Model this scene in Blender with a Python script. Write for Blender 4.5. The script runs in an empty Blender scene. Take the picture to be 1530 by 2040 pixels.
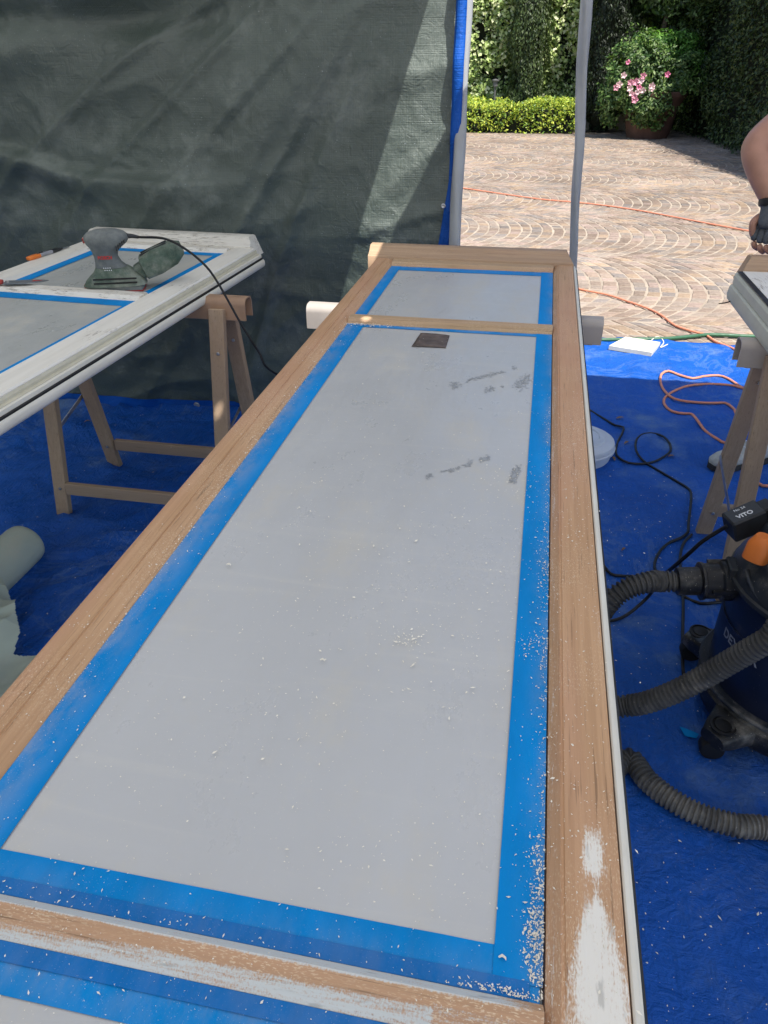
import bpy, bmesh, math, random
import numpy as np
from mathutils import Vector, Matrix, noise, geometry
sc = bpy.context.scene
COL = sc.collection
R = math.radians
rnd = random.Random(7)
rng = np.random.default_rng(7)

# ------------------------------------------------------------------ camera, sky, sun
CAMZ = 1.4
PITCH, YAW, ROLL, FPX = 0.5558638, -0.1974978, -0.0061408, 1480.0
_F = Vector((math.sin(YAW)*math.cos(PITCH), math.cos(YAW)*math.cos(PITCH), -math.sin(PITCH)))
_R = Vector((math.cos(YAW), -math.sin(YAW), 0))
_U = _R.cross(_F)
_R, _U = math.cos(ROLL)*_R+math.sin(ROLL)*_U, -math.sin(ROLL)*_R+math.cos(ROLL)*_U
cam = bpy.data.cameras.new('camera')
cam.sensor_fit = 'VERTICAL'; cam.sensor_height = 24; cam.sensor_width = 18
cam.lens = 24*FPX/2040; cam.clip_start = 0.02; cam.clip_end = 400
co = bpy.data.objects.new('camera', cam); COL.objects.link(co)
co.matrix_world = Matrix(((_R.x, _U.x, -_F.x, 0), (_R.y, _U.y, -_F.y, 0), (_R.z, _U.z, -_F.z, CAMZ), (0, 0, 0, 1)))
sc.camera = co
SUN = Vector((-0.33, 0.33, -1.0)).normalized()          # the way the light travels
w = bpy.data.worlds.new('World'); sc.world = w; w.use_nodes = True
nt = w.node_tree; nt.nodes.clear()
sk = nt.nodes.new('ShaderNodeTexSky'); sk.sky_type = 'NISHITA'; sk.sun_disc = False
sk.sun_elevation = math.asin(-SUN.z); sk.sun_rotation = math.atan2(-SUN.x, -SUN.y)
bg = nt.nodes.new('ShaderNodeBackground'); bg.inputs[1].default_value = 0.14
wo = nt.nodes.new('ShaderNodeOutputWorld')
nt.links.new(sk.outputs[0], bg.inputs[0]); nt.links.new(bg.outputs[0], wo.inputs[0])
sl = bpy.data.lights.new('sun', 'SUN'); sl.energy = 5.0; sl.angle = R(0.5); sl.color = (1, .955, .88)
so = bpy.data.objects.new('sun', sl); COL.objects.link(so)
so.rotation_euler = SUN.to_track_quat('-Z', 'Y').to_euler()
sc.view_settings.view_transform = 'Standard'; sc.view_settings.look = 'None'
sc.view_settings.gamma = 1; sc.view_settings.use_curve_mapping = False
sc.view_settings.exposure = 0.62
sc.render.engine = 'CYCLES'
sc.cycles.use_denoising = True
sc.cycles.max_bounces = 8

# ------------------------------------------------------------------ helpers
def ray(px, py):
    return (px-765)*_R-(py-1020)*_U+FPX*_F
def P(px, py, z=0.0):                     # the place at height z seen there in the photograph
    d = ray(px, py); t = (z-CAMZ)/d.z
    return Vector((d.x*t, d.y*t, z))
def PY(px, py, y):
    d = ray(px, py); t = y/d.y
    return Vector((d.x*t, y, CAMZ+d.z*t))
def PX(px, py, x):
    d = ray(px, py); t = x/d.x
    return Vector((x, d.y*t, CAMZ+d.z*t))

class MB:
    """collects shapes, becomes one mesh"""
    def __init__(s): s.v = []; s.f = []; s.a = []
    def add(s, vs, fs):
        n = len(s.v); s.v += [tuple(v) for v in vs]; s.f += [tuple(i+n for i in f) for f in fs]; return s
    def box(s, lo, hi, M=None, bev=0.0):
        x0, y0, z0 = lo; x1, y1, z1 = hi
        if bev:
            b = bev
            vs = []
            for sx, sy, sz in [(a, c, d) for a in (0, 1) for c in (0, 1) for d in (0, 1)]:
                X = (x0, x1)[sx]; Y = (y0, y1)[sy]; Z = (z0, z1)[sz]
                bx = b if sx == 0 else -b; by = b if sy == 0 else -b; bz = b if sz == 0 else -b
                vs += [Vector((X, Y+by, Z+bz)), Vector((X+bx, Y, Z+bz)), Vector((X+bx, Y+by, Z))]
            bm = bmesh.new()
            for v in vs: bm.verts.new(v)
            bmesh.ops.convex_hull(bm, input=bm.verts)
            bm.verts.index_update()
            V = [v.co.copy() for v in bm.verts]; Fs = [[v.index for v in f.verts] for f in bm.faces]; bm.free()
            if M is not None: V = [M @ v for v in V]
            return s.add(V, Fs)
        vs = [Vector(p) for p in ((x0,y0,z0),(x1,y0,z0),(x1,y1,z0),(x0,y1,z0),(x0,y0,z1),(x1,y0,z1),(x1,y1,z1),(x0,y1,z1))]
        if M is not None: vs = [M @ v for v in vs]
        return s.add(vs, [(0,3,2,1),(4,5,6,7),(0,1,5,4),(1,2,6,5),(2,3,7,6),(3,0,4,7)])
    def bar(s, a, b, wx, wy, up=Vector((0, 1, 0)), bev=0.0):   # plank from a to b
        a = Vector(a); b = Vector(b); d = (b-a); L = d.length; z = d.normalized()
        y = (up-z*up.dot(z)).normalized(); x = y.cross(z)
        M = Matrix(((x.x,y.x,z.x,a.x),(x.y,y.y,z.y,a.y),(x.z,y.z,z.z,a.z),(0,0,0,1)))
        return s.box((-wx/2, -wy/2, 0), (wx/2, wy/2, L), M, bev)
    def tube(s, pts, r, n=10, caps=True):
        pts = [Vector(p) for p in pts]; N = len(pts)
        rr = r if hasattr(r, '__len__') else [r]*N
        t = (pts[1]-pts[0]).normalized()
        u = t.orthogonal().normalized(); base = len(s.v); vs = []
        for i, p in enumerate(pts):
            t2 = (pts[min(i+1, N-1)]-pts[max(i-1, 0)])
            t2 = t2.normalized() if t2.length > 1e-9 else t
            u = (u-t2*u.dot(t2)).normalized(); v = t2.cross(u); t = t2
            for k in range(n):
                a = 2*math.pi*k/n
                vs.append(p+(u*math.cos(a)+v*math.sin(a))*rr[i])
        fs = [(i*n+k, i*n+(k+1) % n, (i+1)*n+(k+1) % n, (i+1)*n+k) for i in range(N-1) for k in range(n)]
        if caps: fs += [tuple(range(n))[::-1], tuple(range((N-1)*n, N*n))]
        return s.add(vs, fs)
    def lathe(s, prof, c=(0, 0, 0), n=32, M=None):      # prof: (r, z)
        c = Vector(c); vs = []
        for r, z in prof:
            for k in range(n):
                a = 2*math.pi*k/n; p = Vector((r*math.cos(a), r*math.sin(a), z))
                vs.append((M @ p if M is not None else p)+c)
        fs = [(i*n+k, i*n+(k+1) % n, (i+1)*n+(k+1) % n, (i+1)*n+k) for i in range(len(prof)-1) for k in range(n)]
        if prof[0][0] > 1e-6: fs.append(tuple(range(n))[::-1])
        if prof[-1][0] > 1e-6: fs.append(tuple(range((len(prof)-1)*n, len(prof)*n)))
        return s.add(vs, fs)
    def loft(s, secs, n=24):        # secs: (center, ux, uy, power)
        vs = []
        for c, ux, uy, p in secs:
            for k in range(n):
                a = 2*math.pi*k/n; ca, sa = math.cos(a), math.sin(a)
                x = math.copysign(abs(ca)**(2/p), ca); y = math.copysign(abs(sa)**(2/p), sa)
                vs.append(Vector(c)+Vector(ux)*x+Vector(uy)*y)
        m = len(secs)
        fs = [(i*n+k, i*n+(k+1) % n, (i+1)*n+(k+1) % n, (i+1)*n+k) for i in range(m-1) for k in range(n)]
        fs += [tuple(range(n))[::-1], tuple(range((m-1)*n, m*n))]
        return s.add(vs, fs)
    def extrude(s, prof, a, b, axis='y', segs=1):   # closed profile; axis y: prof=(x,z); axis x: prof=(y,z)
        n = len(prof); vs = []
        for i in range(segs+1):
            t = a+(b-a)*i/segs
            for q in prof: vs.append((q[0], t, q[1]) if axis == 'y' else (t, q[0], q[1]))
        fs = [(i*n+k, i*n+(k+1) % n, (i+1)*n+(k+1) % n, (i+1)*n+k) for i in range(segs) for k in range(n)]
        fs += [tuple(range(n))[::-1], tuple(range(segs*n, segs*n+n))]
        return s.add(vs, fs)
    def poly(s, pts, z0, z1):       # prism over a polygon
        n = len(pts); vs = [(x, y, z0) for x, y in pts]+[(x, y, z1) for x, y in pts]
        return s.add(vs, [tuple(range(n))[::-1], tuple(range(n, 2*n))]+[(k, (k+1) % n, n+(k+1) % n, n+k) for k in range(n)])

def smooth_path(pts, step=0.02, amp=0.0):
    pts = [Vector(p) for p in pts]; out = []
    P_ = [2*pts[0]-pts[1]]+pts+[2*pts[-1]-pts[-2]]
    for i in range(1, len(P_)-2):
        p0, p1, p2, p3 = P_[i-1:i+3]; n = max(2, int((p2-p1).length/step))
        for k in range(n):
            t = k/n
            out.append(0.5*((2*p1)+(p2-p0)*t+(2*p0-5*p1+4*p2-p3)*t*t+(3*p1-p0-3*p2+p3)*t**3))
    out.append(pts[-1]); return out

def setp(o, label=None, cat=None, group=None, kind=None):
    if label: o['label'] = label
    if cat: o['category'] = cat
    if group: o['group'] = group
    if kind: o['kind'] = kind
    return o
def mesh(name, v, f, m=None, smooth=False):
    me = bpy.data.meshes.new(name); me.from_pydata(v, [], f); me.update()
    bm = bmesh.new(); bm.from_mesh(me); bmesh.ops.recalc_face_normals(bm, faces=bm.faces); bm.to_mesh(me); bm.free()
    if m: me.materials.append(m)
    if smooth:
        for p in me.polygons: p.use_smooth = True
        if smooth is not True:
            me.set_sharp_from_angle(angle=R(smooth))
    return me
def obj(name, mb, m, parent=None, smooth=False, local=False):
    """mb in world coordinates unless local"""
    v, f = (mb.v, mb.f) if isinstance(mb, MB) else mb
    if parent is not None and not local:
        o0 = parent; off = Vector((0, 0, 0))
        while o0 is not None: off += o0.location; o0 = o0.parent
        v = [(a[0]-off.x, a[1]-off.y, a[2]-off.z) for a in v]
    me = mesh(name, v, f, m, smooth)
    o = bpy.data.objects.new(name, me); COL.objects.link(o); o.parent = parent
    return o
def thing(name, loc, label, cat, group=None, rz=0.0):
    o = bpy.data.objects.new(name, None); COL.objects.link(o); o.empty_display_size = .1
    o.location = loc; o.rotation_euler = (0, 0, rz); return setp(o, label, cat, group)
def top(name, mb, m, loc, label, cat=None, group=None, kind=None, smooth=False):
    """a thing that is one mesh, its origin at loc"""
    v, f = (mb.v, mb.f) if isinstance(mb, MB) else mb
    L = Vector(loc); v = [(a[0]-L.x, a[1]-L.y, a[2]-L.z) for a in v]
    o = bpy.data.objects.new(name, mesh(name, v, f, m, smooth)); COL.objects.link(o); o.location = L
    return setp(o, label, cat, group, kind)
def copy_tree(o, parent=None):
    c = o.copy(); COL.objects.link(c); c.parent = parent
    for ch in list(o.children): copy_tree(ch, c)
    return c
def text(body, size, m, parent, M, name='lettering', font_bold=0.0, ext=.0004):
    cu = bpy.data.curves.new(name, 'FONT'); cu.body = body; cu.size = size; cu.extrude = ext; cu.offset = font_bold
    cu.align_x = 'CENTER'; cu.align_y = 'CENTER'
    t = bpy.data.objects.new(name, cu); COL.objects.link(t)
    bpy.context.view_layer.update()
    me = bpy.data.meshes.new_from_object(t.evaluated_get(bpy.context.evaluated_depsgraph_get()))
    bpy.data.objects.remove(t); me.materials.clear(); me.materials.append(m)
    me.transform(M)
    o = bpy.data.objects.new(name, me); COL.objects.link(o); o.parent = parent
    return o

# ------------------------------------------------------------------ materials
class NT:
    def __init__(s, name):
        s.m = bpy.data.materials.new(name); s.m.use_nodes = True; s.t = s.m.node_tree
        s.b = s.t.nodes['Principled BSDF']; s.out = s.t.nodes['Material Output']
        s.tc = None
    def n(s, ty, **k):
        nd = s.t.nodes.new(ty)
        for a, b in k.items(): setattr(nd, a, b)
        return nd
    def put(s, sock, v):
        if hasattr(v, 'is_output') or isinstance(v, bpy.types.NodeSocket): s.t.links.new(v, sock)
        elif isinstance(v, (tuple, list)): sock.default_value = (*v, 1) if len(sock.default_value) == 4 and len(v) == 3 else v
        else: sock.default_value = v
    def co(s, scale=(1, 1, 1), loc=(0, 0, 0), rot=(0, 0, 0), kind='Object'):
        if s.tc is None: s.tc = s.n('ShaderNodeTexCoord')
        mp = s.n('ShaderNodeMapping'); s.put(mp.inputs[0], s.tc.outputs[kind])
        mp.inputs['Scale'].default_value = scale; mp.inputs['Location'].default_value = loc; mp.inputs['Rotation'].default_value = rot
        return mp.outputs[0]
    def noise(s, vec, scale=5, detail=4, rough=.55, dist=0.0):
        nd = s.n('ShaderNodeTexNoise'); s.put(nd.inputs['Vector'], vec)
        nd.inputs['Scale'].default_value = scale; nd.inputs['Detail'].default_value = detail
        nd.inputs['Roughness'].default_value = rough; nd.inputs['Distortion'].default_value = dist
        return nd.outputs[0]
    def ramp(s, fac, stops, interp='LINEAR'):
        r = s.n('ShaderNodeValToRGB'); s.put(r.inputs[0], fac); cr = r.color_ramp; cr.interpolation = interp
        while len(cr.elements) < len(stops): cr.elements.new(0.5)
        for e, (p, c) in zip(cr.elements, stops):
            e.position = p; e.color = (*c, 1) if isinstance(c, (tuple, list)) else (c, c, c, 1)
        return r.outputs[0]
    def mix(s, fac, a, b, mode='MIX'):
        m = s.n('ShaderNodeMix', data_type='RGBA', blend_type=mode)
        s.put(m.inputs[0], fac); s.put(m.inputs[6], a); s.put(m.inputs[7], b); return m.outputs[2]
    def math(s, op, a, b=0.0, c=None):
        m = s.n('ShaderNodeMath', operation=op); s.put(m.inputs[0], a); s.put(m.inputs[1], b)
        if c is not None: s.put(m.inputs[2], c)
        return m.outputs[0]
    def sstep(s, v, a, b):
        m = s.n('ShaderNodeMapRange', interpolation_type='SMOOTHSTEP'); s.put(m.inputs[0], v)
        m.inputs[1].default_value = a; m.inputs[2].default_value = b; return m.outputs[0]
    def attr(s, name):
        a = s.n('ShaderNodeAttribute', attribute_name=name); return a
    def bump(s, h, strength=.3, dist=.01, nrm=None):
        b = s.n('ShaderNodeBump'); b.inputs['Strength'].default_value = strength; b.inputs['Distance'].default_value = dist
        s.put(b.inputs['Height'], h)
        if nrm is not None: s.put(b.inputs['Normal'], nrm)
        return b.outputs[0]
    def fin(s, col, rough=.6, nrm=None, metal=0.0, spec=.4):
        s.put(s.b.inputs['Base Color'], col); s.put(s.b.inputs['Roughness'], rough)
        s.put(s.b.inputs['Metallic'], metal); s.put(s.b.inputs['Specular IOR Level'], spec)
        if nrm is not None: s.put(s.b.inputs['Normal'], nrm)
        return s.m

def plain(name, col, rough=.6, var=.18, scale=30, bump=.15, metal=0.0, spec=.4, dust=0.0, dustcol=(.55, .5, .42)):
    n = NT(name); c = n.co()
    a = n.noise(c, scale, 5); lo = tuple(x*(1-var) for x in col); hi = tuple(min(1, x*(1+var)) for x in col)
    col2 = n.ramp(a, [(.3, lo), (.7, hi)])
    if dust:
        d = n.noise(c, scale*.35, 8, .7); f = n.sstep(d, .62-dust*.3, .75)
        col2 = n.mix(n.math('MULTIPLY', f, dust), col2, dustcol)
        g = n.noise(c, scale*14, 2); col2 = n.mix(n.math('MULTIPLY', n.sstep(g, .68, .74), dust), col2, dustcol)
    r = n.ramp(n.noise(c, scale*.6, 4), [(.3, max(0, rough-.1)), (.7, min(1, rough+.12))])
    return n.fin(col2, r, n.bump(n.noise(c, scale*4, 4), bump, .002), metal, spec)

def wood(name, axis='y', c1=(.42, .24, .125), c2=(.57, .352, .20), dust=.6, paint=(.78, .75, .68), red=(.52, .29, .185), bare=None):
    n = NT(name)
    def sc_(p, a): return {'y': (p, a, p), 'x': (a, p, p), 'z': (p, p, a)}[axis]
    big = n.noise(n.co(sc_(7, .9)), 1.0, 3)
    g1 = n.noise(n.co(sc_(150, 3.5)), 1.0, 6, .6, .5)
    g2 = n.noise(n.co(sc_(420, 9)), 1.0, 3, .6)
    col = n.ramp(g1, [(.28, c1), (.5, tuple((a+b)/2 for a, b in zip(c1, c2))), (.72, c2)])
    col = n.mix(n.math('MULTIPLY', n.sstep(big, .45, .65), .7), col, red)
    pores = n.sstep(g2, .60, .70)
    col = n.mix(n.math('MULTIPLY', pores, .62), col, tuple(x*.42 for x in c1))
    # fine sanding dust left in the grain
    d1 = n.noise(n.co(sc_(900, 260)), 1.0, 2); d2 = n.noise(n.co((6, 6, 6)), 1.0, 5)
    df = n.math('MULTIPLY', n.sstep(d1, .53, .66), n.math('MULTIPLY', n.sstep(d2, .38, .62), dust))
    col = n.mix(df, col, (.74, .58, .40))
    at = n.attr('paint')
    s1 = n.noise(n.co(sc_(260, 16)), 1.0, 6, .75); s2 = n.noise(n.co(sc_(14, 5)), 1.0, 4)
    v = n.math('ADD', at.outputs['Fac'], n.math('ADD', n.math('MULTIPLY', n.math('SUBTRACT', s1, .5), 1.7), n.math('MULTIPLY', n.math('SUBTRACT', s2, .5), .5)))
    spk = n.noise(n.co((700, 260, 700)), 1.0, 2)
    v = n.math('ADD', v, n.math('MULTIPLY', n.math('SUBTRACT', spk, .5), 1.1))
    pf = n.math('MULTIPLY', n.sstep(v, .34, .92), n.sstep(at.outputs['Fac'], .03, .12))
    pc = n.mix(n.sstep(n.noise(n.co(sc_(120, 30)), 1.0, 4), .60, .72), paint, tuple(x*.72 for x in paint))
    col = n.mix(pf, col, pc)
    h = n.math('ADD', g2, n.math('MULTIPLY', g1, .6))
    return n.fin(col, n.ramp(g1, [(0, .55), (1, .75)]), n.bump(h, .22, .0015), spec=.3)

def film(name, col, rough=.24):
    n = NT(name); c = n.co()
    big = n.noise(n.co((3, 1.6, 3)), 1.0, 4)
    colr = n.ramp(big, [(.3, tuple(x*.94 for x in col)), (.7, tuple(x*1.05 for x in col))])
    d = n.noise(n.co((9, 5, 9), (3, 1, 0)), 1.0, 7, .68)
    colr = n.mix(n.math('MULTIPLY', n.sstep(d, .50, .70), .32), colr, (.57, .52, .41))
    sm = n.noise(n.co((2.2, 26, 2), (1, 4, 0)), 1.0, 5, .6, .8)
    colr = n.mix(n.math('MULTIPLY', n.sstep(sm, .52, .75), .22), colr, (.62, .60, .54))
    sp = n.noise(c, 520, 2); sp2 = n.noise(n.co((7, 7, 7), (5, 0, 2)), 1.0, 4)
    colr = n.mix(n.math('MULTIPLY', n.sstep(sp, .70, .76), n.sstep(sp2, .42, .64)), colr, (.72, .68, .58))
    h = n.math('ADD', n.math('MULTIPLY', n.noise(n.co((14, 4, 14)), 1.0, 3), 1.0), n.math('MULTIPLY', n.noise(c, 60, 4), .12))
    return n.fin(colr, n.ramp(d, [(.35, rough), (.7, rough+.3)]), n.bump(h, .45, .008), spec=.5)

def tape(name, col, hz=.55):
    n = NT(name); c = n.co()
    a = n.noise(n.co((20, 5, 20)), 1.0, 4)
    colr = n.ramp(a, [(.3, tuple(x*.86 for x in col)), (.7, tuple(min(1, x*1.08) for x in col))])
    at = n.attr('dust'); d = n.noise(n.co((26, 12, 26)), 1.0, 6, .7)
    f = n.math('MULTIPLY', at.outputs['Fac'], n.sstep(d, .34, .66))
    colr = n.mix(n.math('MULTIPLY', f, hz), colr, (.46, .42, .37))
    sp = n.noise(c, 640, 2)
    colr = n.mix(n.math('MULTIPLY', n.sstep(sp, .66, .72), n.math('ADD', n.math('MULTIPLY', at.outputs['Fac'], .8), .02)), colr, (.78, .75, .68))
    h = n.math('ADD', n.noise(n.co((60, 18, 60)), 1.0, 4), n.math('MULTIPLY', n.noise(c, 900, 2), .2))
    return n.fin(colr, .6, n.bump(h, .22, .002), spec=.08)

def worn_white(name, axis='y', amount=.5):
    n = NT(name)
    def sc_(p, a): return {'y': (p, a, p), 'x': (a, p, p)}[axis]
    c = n.noise(n.co(sc_(40, 3)), 1.0, 4)
    col = n.ramp(c, [(.3, (.74, .71, .64)), (.7, (.83, .80, .73))])
    s = n.noise(n.co(sc_(170, 20)), 1.0, 7, .8); b = n.noise(n.co((11, 7, 11)), 1.0, 4)
    f = n.math('MULTIPLY', n.sstep(s, .51, .60), n.sstep(b, .64-.3*amount, .72-.2*amount))
    col = n.mix(n.math('MULTIPLY', f, .85), col, (.22, .18, .14))
    g = n.noise(n.co(sc_(12, 4), (4, 0, 0)), 1.0, 5)
    col = n.mix(n.math('MULTIPLY', n.sstep(g, .5, .75), .2), col, (.60, .55, .46))
    return n.fin(col, .5, n.bump(n.math('SUBTRACT', c, n.math('MULTIPLY', f, .6)), .25, .0015), spec=.35)

def fabric_tarp(name, col, dustc, weave=320, rough=.38, dust=.5, bumps=.5, plane='xy', spec=.45):
    n = NT(name); c = n.co()
    a = n.noise(n.co((1.3, 1.3, 1.3)), 1.0, 5)
    colr = n.ramp(a, [(.3, tuple(x*.80 for x in col)), (.7, tuple(min(1, x*1.22) for x in col))])
    d1 = n.noise(n.co((2.6, 2.6, 2.6), (7, 3, 1)), 1.0, 9, .72)
    colr = n.mix(n.math('MULTIPLY', n.sstep(d1, .50, .74), dust), colr, dustc)
    if plane == 'xy':
        ck = n.noise(n.co((3.4, 3.4, 3.4), (2, 8, 4)), 1.0, 7, .62, 1.6)
        ln = n.math('SUBTRACT', 1.0, n.sstep(n.math('ABSOLUTE', n.math('SUBTRACT', ck, .5)), .004, .035))
        mk = n.sstep(n.noise(n.co((.7, .7, .7), (4, 1, 1)), 1.0, 3), .42, .60)
        colr = n.mix(n.math('MULTIPLY', n.math('MULTIPLY', ln, mk), .22), colr, (.22, .32, .44))
    sp = n.noise(c, 210, 3); sp2 = n.noise(n.co((5, 5, 5)), 1.0, 5)
    colr = n.mix(n.math('MULTIPLY', n.sstep(sp, .67, .74), n.math('MULTIPLY', n.sstep(sp2, .45, .65), dust)), colr, (.45, .5, .55))
    ax = {'xy': ((weave, 4, 1), (4, weave, 1)), 'xz': ((weave, 1, 4), (4, 1, weave))}[plane]
    w1 = n.noise(n.co(ax[0]), 1.0, 2); w2 = n.noise(n.co(ax[1]), 1.0, 2)
    cr = n.noise(n.co((22, 22, 22), (1, 2, 3)), 1.0, 6, .62, 1.4)
    h = n.math('ADD', n.math('MULTIPLY', n.math('ADD', w1, w2), .30), n.math('MULTIPLY', cr, bumps*2.2))
    if plane == 'xy':
        h = n.math('ADD', h, n.math('MULTIPLY', n.noise(n.co((95, 2.2, 1)), 1.0, 3), .9))
        lw_ = n.noise(n.co((.9, .9, .9), (3, 9, 0)), 1.0, 6, .6, 2.2)
        h = n.math('ADD', h, n.math('MULTIPLY', n.math('ABSOLUTE', n.math('SUBTRACT', lw_, .5)), 7.0))
    return n.fin(colr, n.ramp(d1, [(.35, rough), (.75, min(.9, rough+.35))]), n.bump(h, .7, .008), spec=spec)

M_film = film('masking_film', (.475, .482, .485), .23)
M_film2 = film('masking_film_left', (.44, .455, .44))
M_rollf = film('film_roll', (.44, .50, .42), .45)
M_tape = tape('painters_tape', (.002, .235, .62))
M_tape2 = tape('painters_tape_older', (.008, .16, .48))
M_woodY = wood('sanded_wood_lengthwise', 'y')
M_woodX = wood('sanded_wood_crosswise', 'x', c1=(.38, .25, .14), c2=(.55, .38, .23), dust=.7)
M_woodM = wood('sanded_moulding', 'x', c1=(.36, .235, .15), c2=(.48, .33, .215), dust=.2)
M_bead = wood('sanded_bead', 'y', c1=(.27, .17, .10), c2=(.42, .29, .175), dust=1.0, paint=(.62, .58, .50))
M_primer = wood('primed_bar', 'x', c1=(.40, .25, .14), c2=(.58, .38, .22), dust=.8, paint=(.60, .62, .60))
M_legs = wood('trestle_wood', 'z', c1=(.36, .26, .17), c2=(.47, .35, .245), dust=.0, red=(.38, .27, .19))
M_legX = wood('trestle_rail_wood', 'x', c1=(.36, .26, .17), c2=(.47, .35, .245), dust=.0, red=(.38, .27, .19))
M_white = worn_white('worn_white_paint', 'y', .32)
M_whiteX = worn_white('worn_white_paint_cross', 'x', .85)
M_whiteS = worn_white('side_white_paint', 'y', .1)
M_cream = plain('cream_edge', (.55, .52, .41), .5, .08, 20)
M_lip = plain('white_lip', (.66, .635, .56), .4, .06, 15)
M_black = plain('black_rubber', (.012, .012, .013), .5, .2, 50)
M_glass = plain('dusty_glass', (.20, .22, .22), .15, .1, 5, .02)
M_blue = fabric_tarp('blue_tarpaulin', (.006, .092, .43), (.17, .27, .40), dust=.7, bumps=1.0, rough=.42, spec=.3)
M_blueh = fabric_tarp('blue_hem', (.004, .085, .42), (.08, .18, .38), dust=.2, bumps=.4, plane='xz', spec=.25)
M_green = fabric_tarp('dark_green_tarpaulin', (.066, .092, .078), (.185, .215, .195), dust=.9, bumps=.42, plane='xz', rough=.42, spec=1.0)
M_card = plain('beam_wrap', (.40, .36, .33), .55, .1, 12, .2)
M_cardb = plain('brown_beam_wrap', (.36, .23, .15), .6, .15, 14, .2)
M_metal = plain('zinc_link', (.5, .5, .5), .35, .15, 40, .1, metal=.9)
M_wrap = plain('white_plastic_wrap', (.34, .355, .375), .35, .1, 9, .25)
M_orange = plain('orange_cord', (.72, .27, .16), .5, .1, 40)
M_cordb = plain('black_cord', (.012, .012, .014), .45, .2, 40)
M_hoseg = plain('green_hose', (.035, .12, .06), .45, .15, 60)
M_vac = plain('vacuum_black', (.012, .013, .016), .42, .25, 16, .12, dust=.55)
M_vach = plain('vacuum_head', (.022, .027, .036), .45, .2, 16, .12, dust=.5)
M_vacb = plain('vacuum_navy', (.010, .016, .042), .35, .2, 12, .08, dust=.15)
M_hose = plain('vacuum_hose', (.055, .054, .052), .5, .25, 14, .1, dust=.45)
M_knob = plain('orange_plastic', (.75, .20, .035), .45, .06, 20)
M_bucket = plain('white_plastic', (.58, .61, .66), .4, .06, 14)
M_board = plain('cream_board', (.72, .68, .55), .7, .08, 20)
M_skin = plain('skin', (.42, .22, .155), .5, .1, 25, .12)
M_glove = plain('grey_glove', (.085, .095, .11), .7, .25, 120, .5)
M_shirt = plain('dark_shirt', (.05, .06, .09), .8, .2, 30, .3)
M_trouser = plain('work_trousers', (.18, .18, .19), .8, .2, 30, .3)
M_shoe = plain('canvas_shoe', (.42, .42, .38), .7, .15, 60, .3, dust=.3)
M_sole = plain('shoe_sole', (.03, .03, .03), .7)
M_hair = plain('hair', (.03, .02, .015), .6)
M_terra = plain('terracotta', (.115, .058, .04), .85, .35, 6, .3)
M_bark = plain('bark', (.10, .07, .05), .85, .3, 12, .6)
M_deepshade = plain('hedge_depth_shade', (.010, .014, .006), .95, .4, 3, .4)  # near-black core colour paints the shade behind the leaves
M_whitetxt = plain('white_print', (.7, .72, .75), .5, .02)
M_dimtxt = plain('faded_print', (.30, .32, .36), .5, .1)
M_redtxt = plain('red_print', (.45, .04, .04), .5, .02)
M_sgreen = plain('sander_green', (.055, .095, .070), .6, .3, 40, .1, dust=.95, dustcol=(.30, .32, .27))
M_sgrey = plain('sander_grey', (.12, .135, .14), .6, .2, 35, .1, dust=.8, dustcol=(.27, .29, .27))
M_sred = plain('sander_red', (.40, .05, .04), .5, .15, 40)
M_dark = plain('dark_plastic', (.03, .033, .037), .5, .2, 40)
M_steel = plain('grey_steel', (.22, .24, .26), .4, .15, 50, .1, metal=.4)
M_sandp = plain('brown_sandpaper', (.10, .075, .065), .6, .5, 28, .5)
M_flake = plain('paint_flakes', (.84, .79, .68), .8, .12, 9)
M_scuff = plain('film_scuffs', (.34, .355, .37), .5, .2, 90)
M_dryleaf = plain('dry_leaf', (.22, .13, .06), .7, .3, 60)
M_lamp = plain('lamp_metal', (.12, .12, .12), .4)

def tint_mat(name, rough=.7, spec=.3, var=.15, scale=40, bump=.4, trans=0.0, bd=.004):
    n = NT(name); c = n.co(); a = n.attr('tint')
    v = n.ramp(n.noise(c, scale, 5), [(.3, 1-var), (.7, 1+var)])
    col = n.mix(1.0, a.outputs['Color'], v, 'MULTIPLY')
    n.fin(col, rough, n.bump(n.noise(c, scale*3, 4), bump, bd), spec=spec)
    if trans:
        tr = n.n('ShaderNodeBsdfTranslucent'); n.put(tr.inputs[0], n.mix(1.0, col, (1.3, 1.5, .6), 'MULTIPLY'))
        mx = n.n('ShaderNodeMixShader'); mx.inputs[0].default_value = trans
        n.t.links.new(n.b.outputs[0], mx.inputs[1]); n.t.links.new(tr.outputs[0], mx.inputs[2]); n.t.links.new(mx.outputs[0], n.out.inputs[0])
    return n.m
M_stone = tint_mat('porphyry_stone', .75, .2, .22, 28, .5)
M_leaf = tint_mat('leaves', .5, .4, .15, 3, .05, .22)
def set_tint(me, cols):       # one colour per face
    a = me.color_attributes.new('tint', 'FLOAT_COLOR', 'CORNER')
    cnt = np.array([p.loop_total for p in me.polygons])
    c = np.repeat(np.concatenate([cols, np.ones((len(cols), 1))], 1), cnt, axis=0)
    a.data.foreach_set('color', c.astype(np.float32).ravel())

# mortar, sand
n = NT('mortar_bed'); c = n.co()
M_mortar = n.fin(n.ramp(n.noise(c, 3, 8, .7), [(.3, (.27, .215, .165)), (.7, (.46, .385, .30))]), .9, n.bump(n.noise(c, 150, 4), .6, .004))

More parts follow.
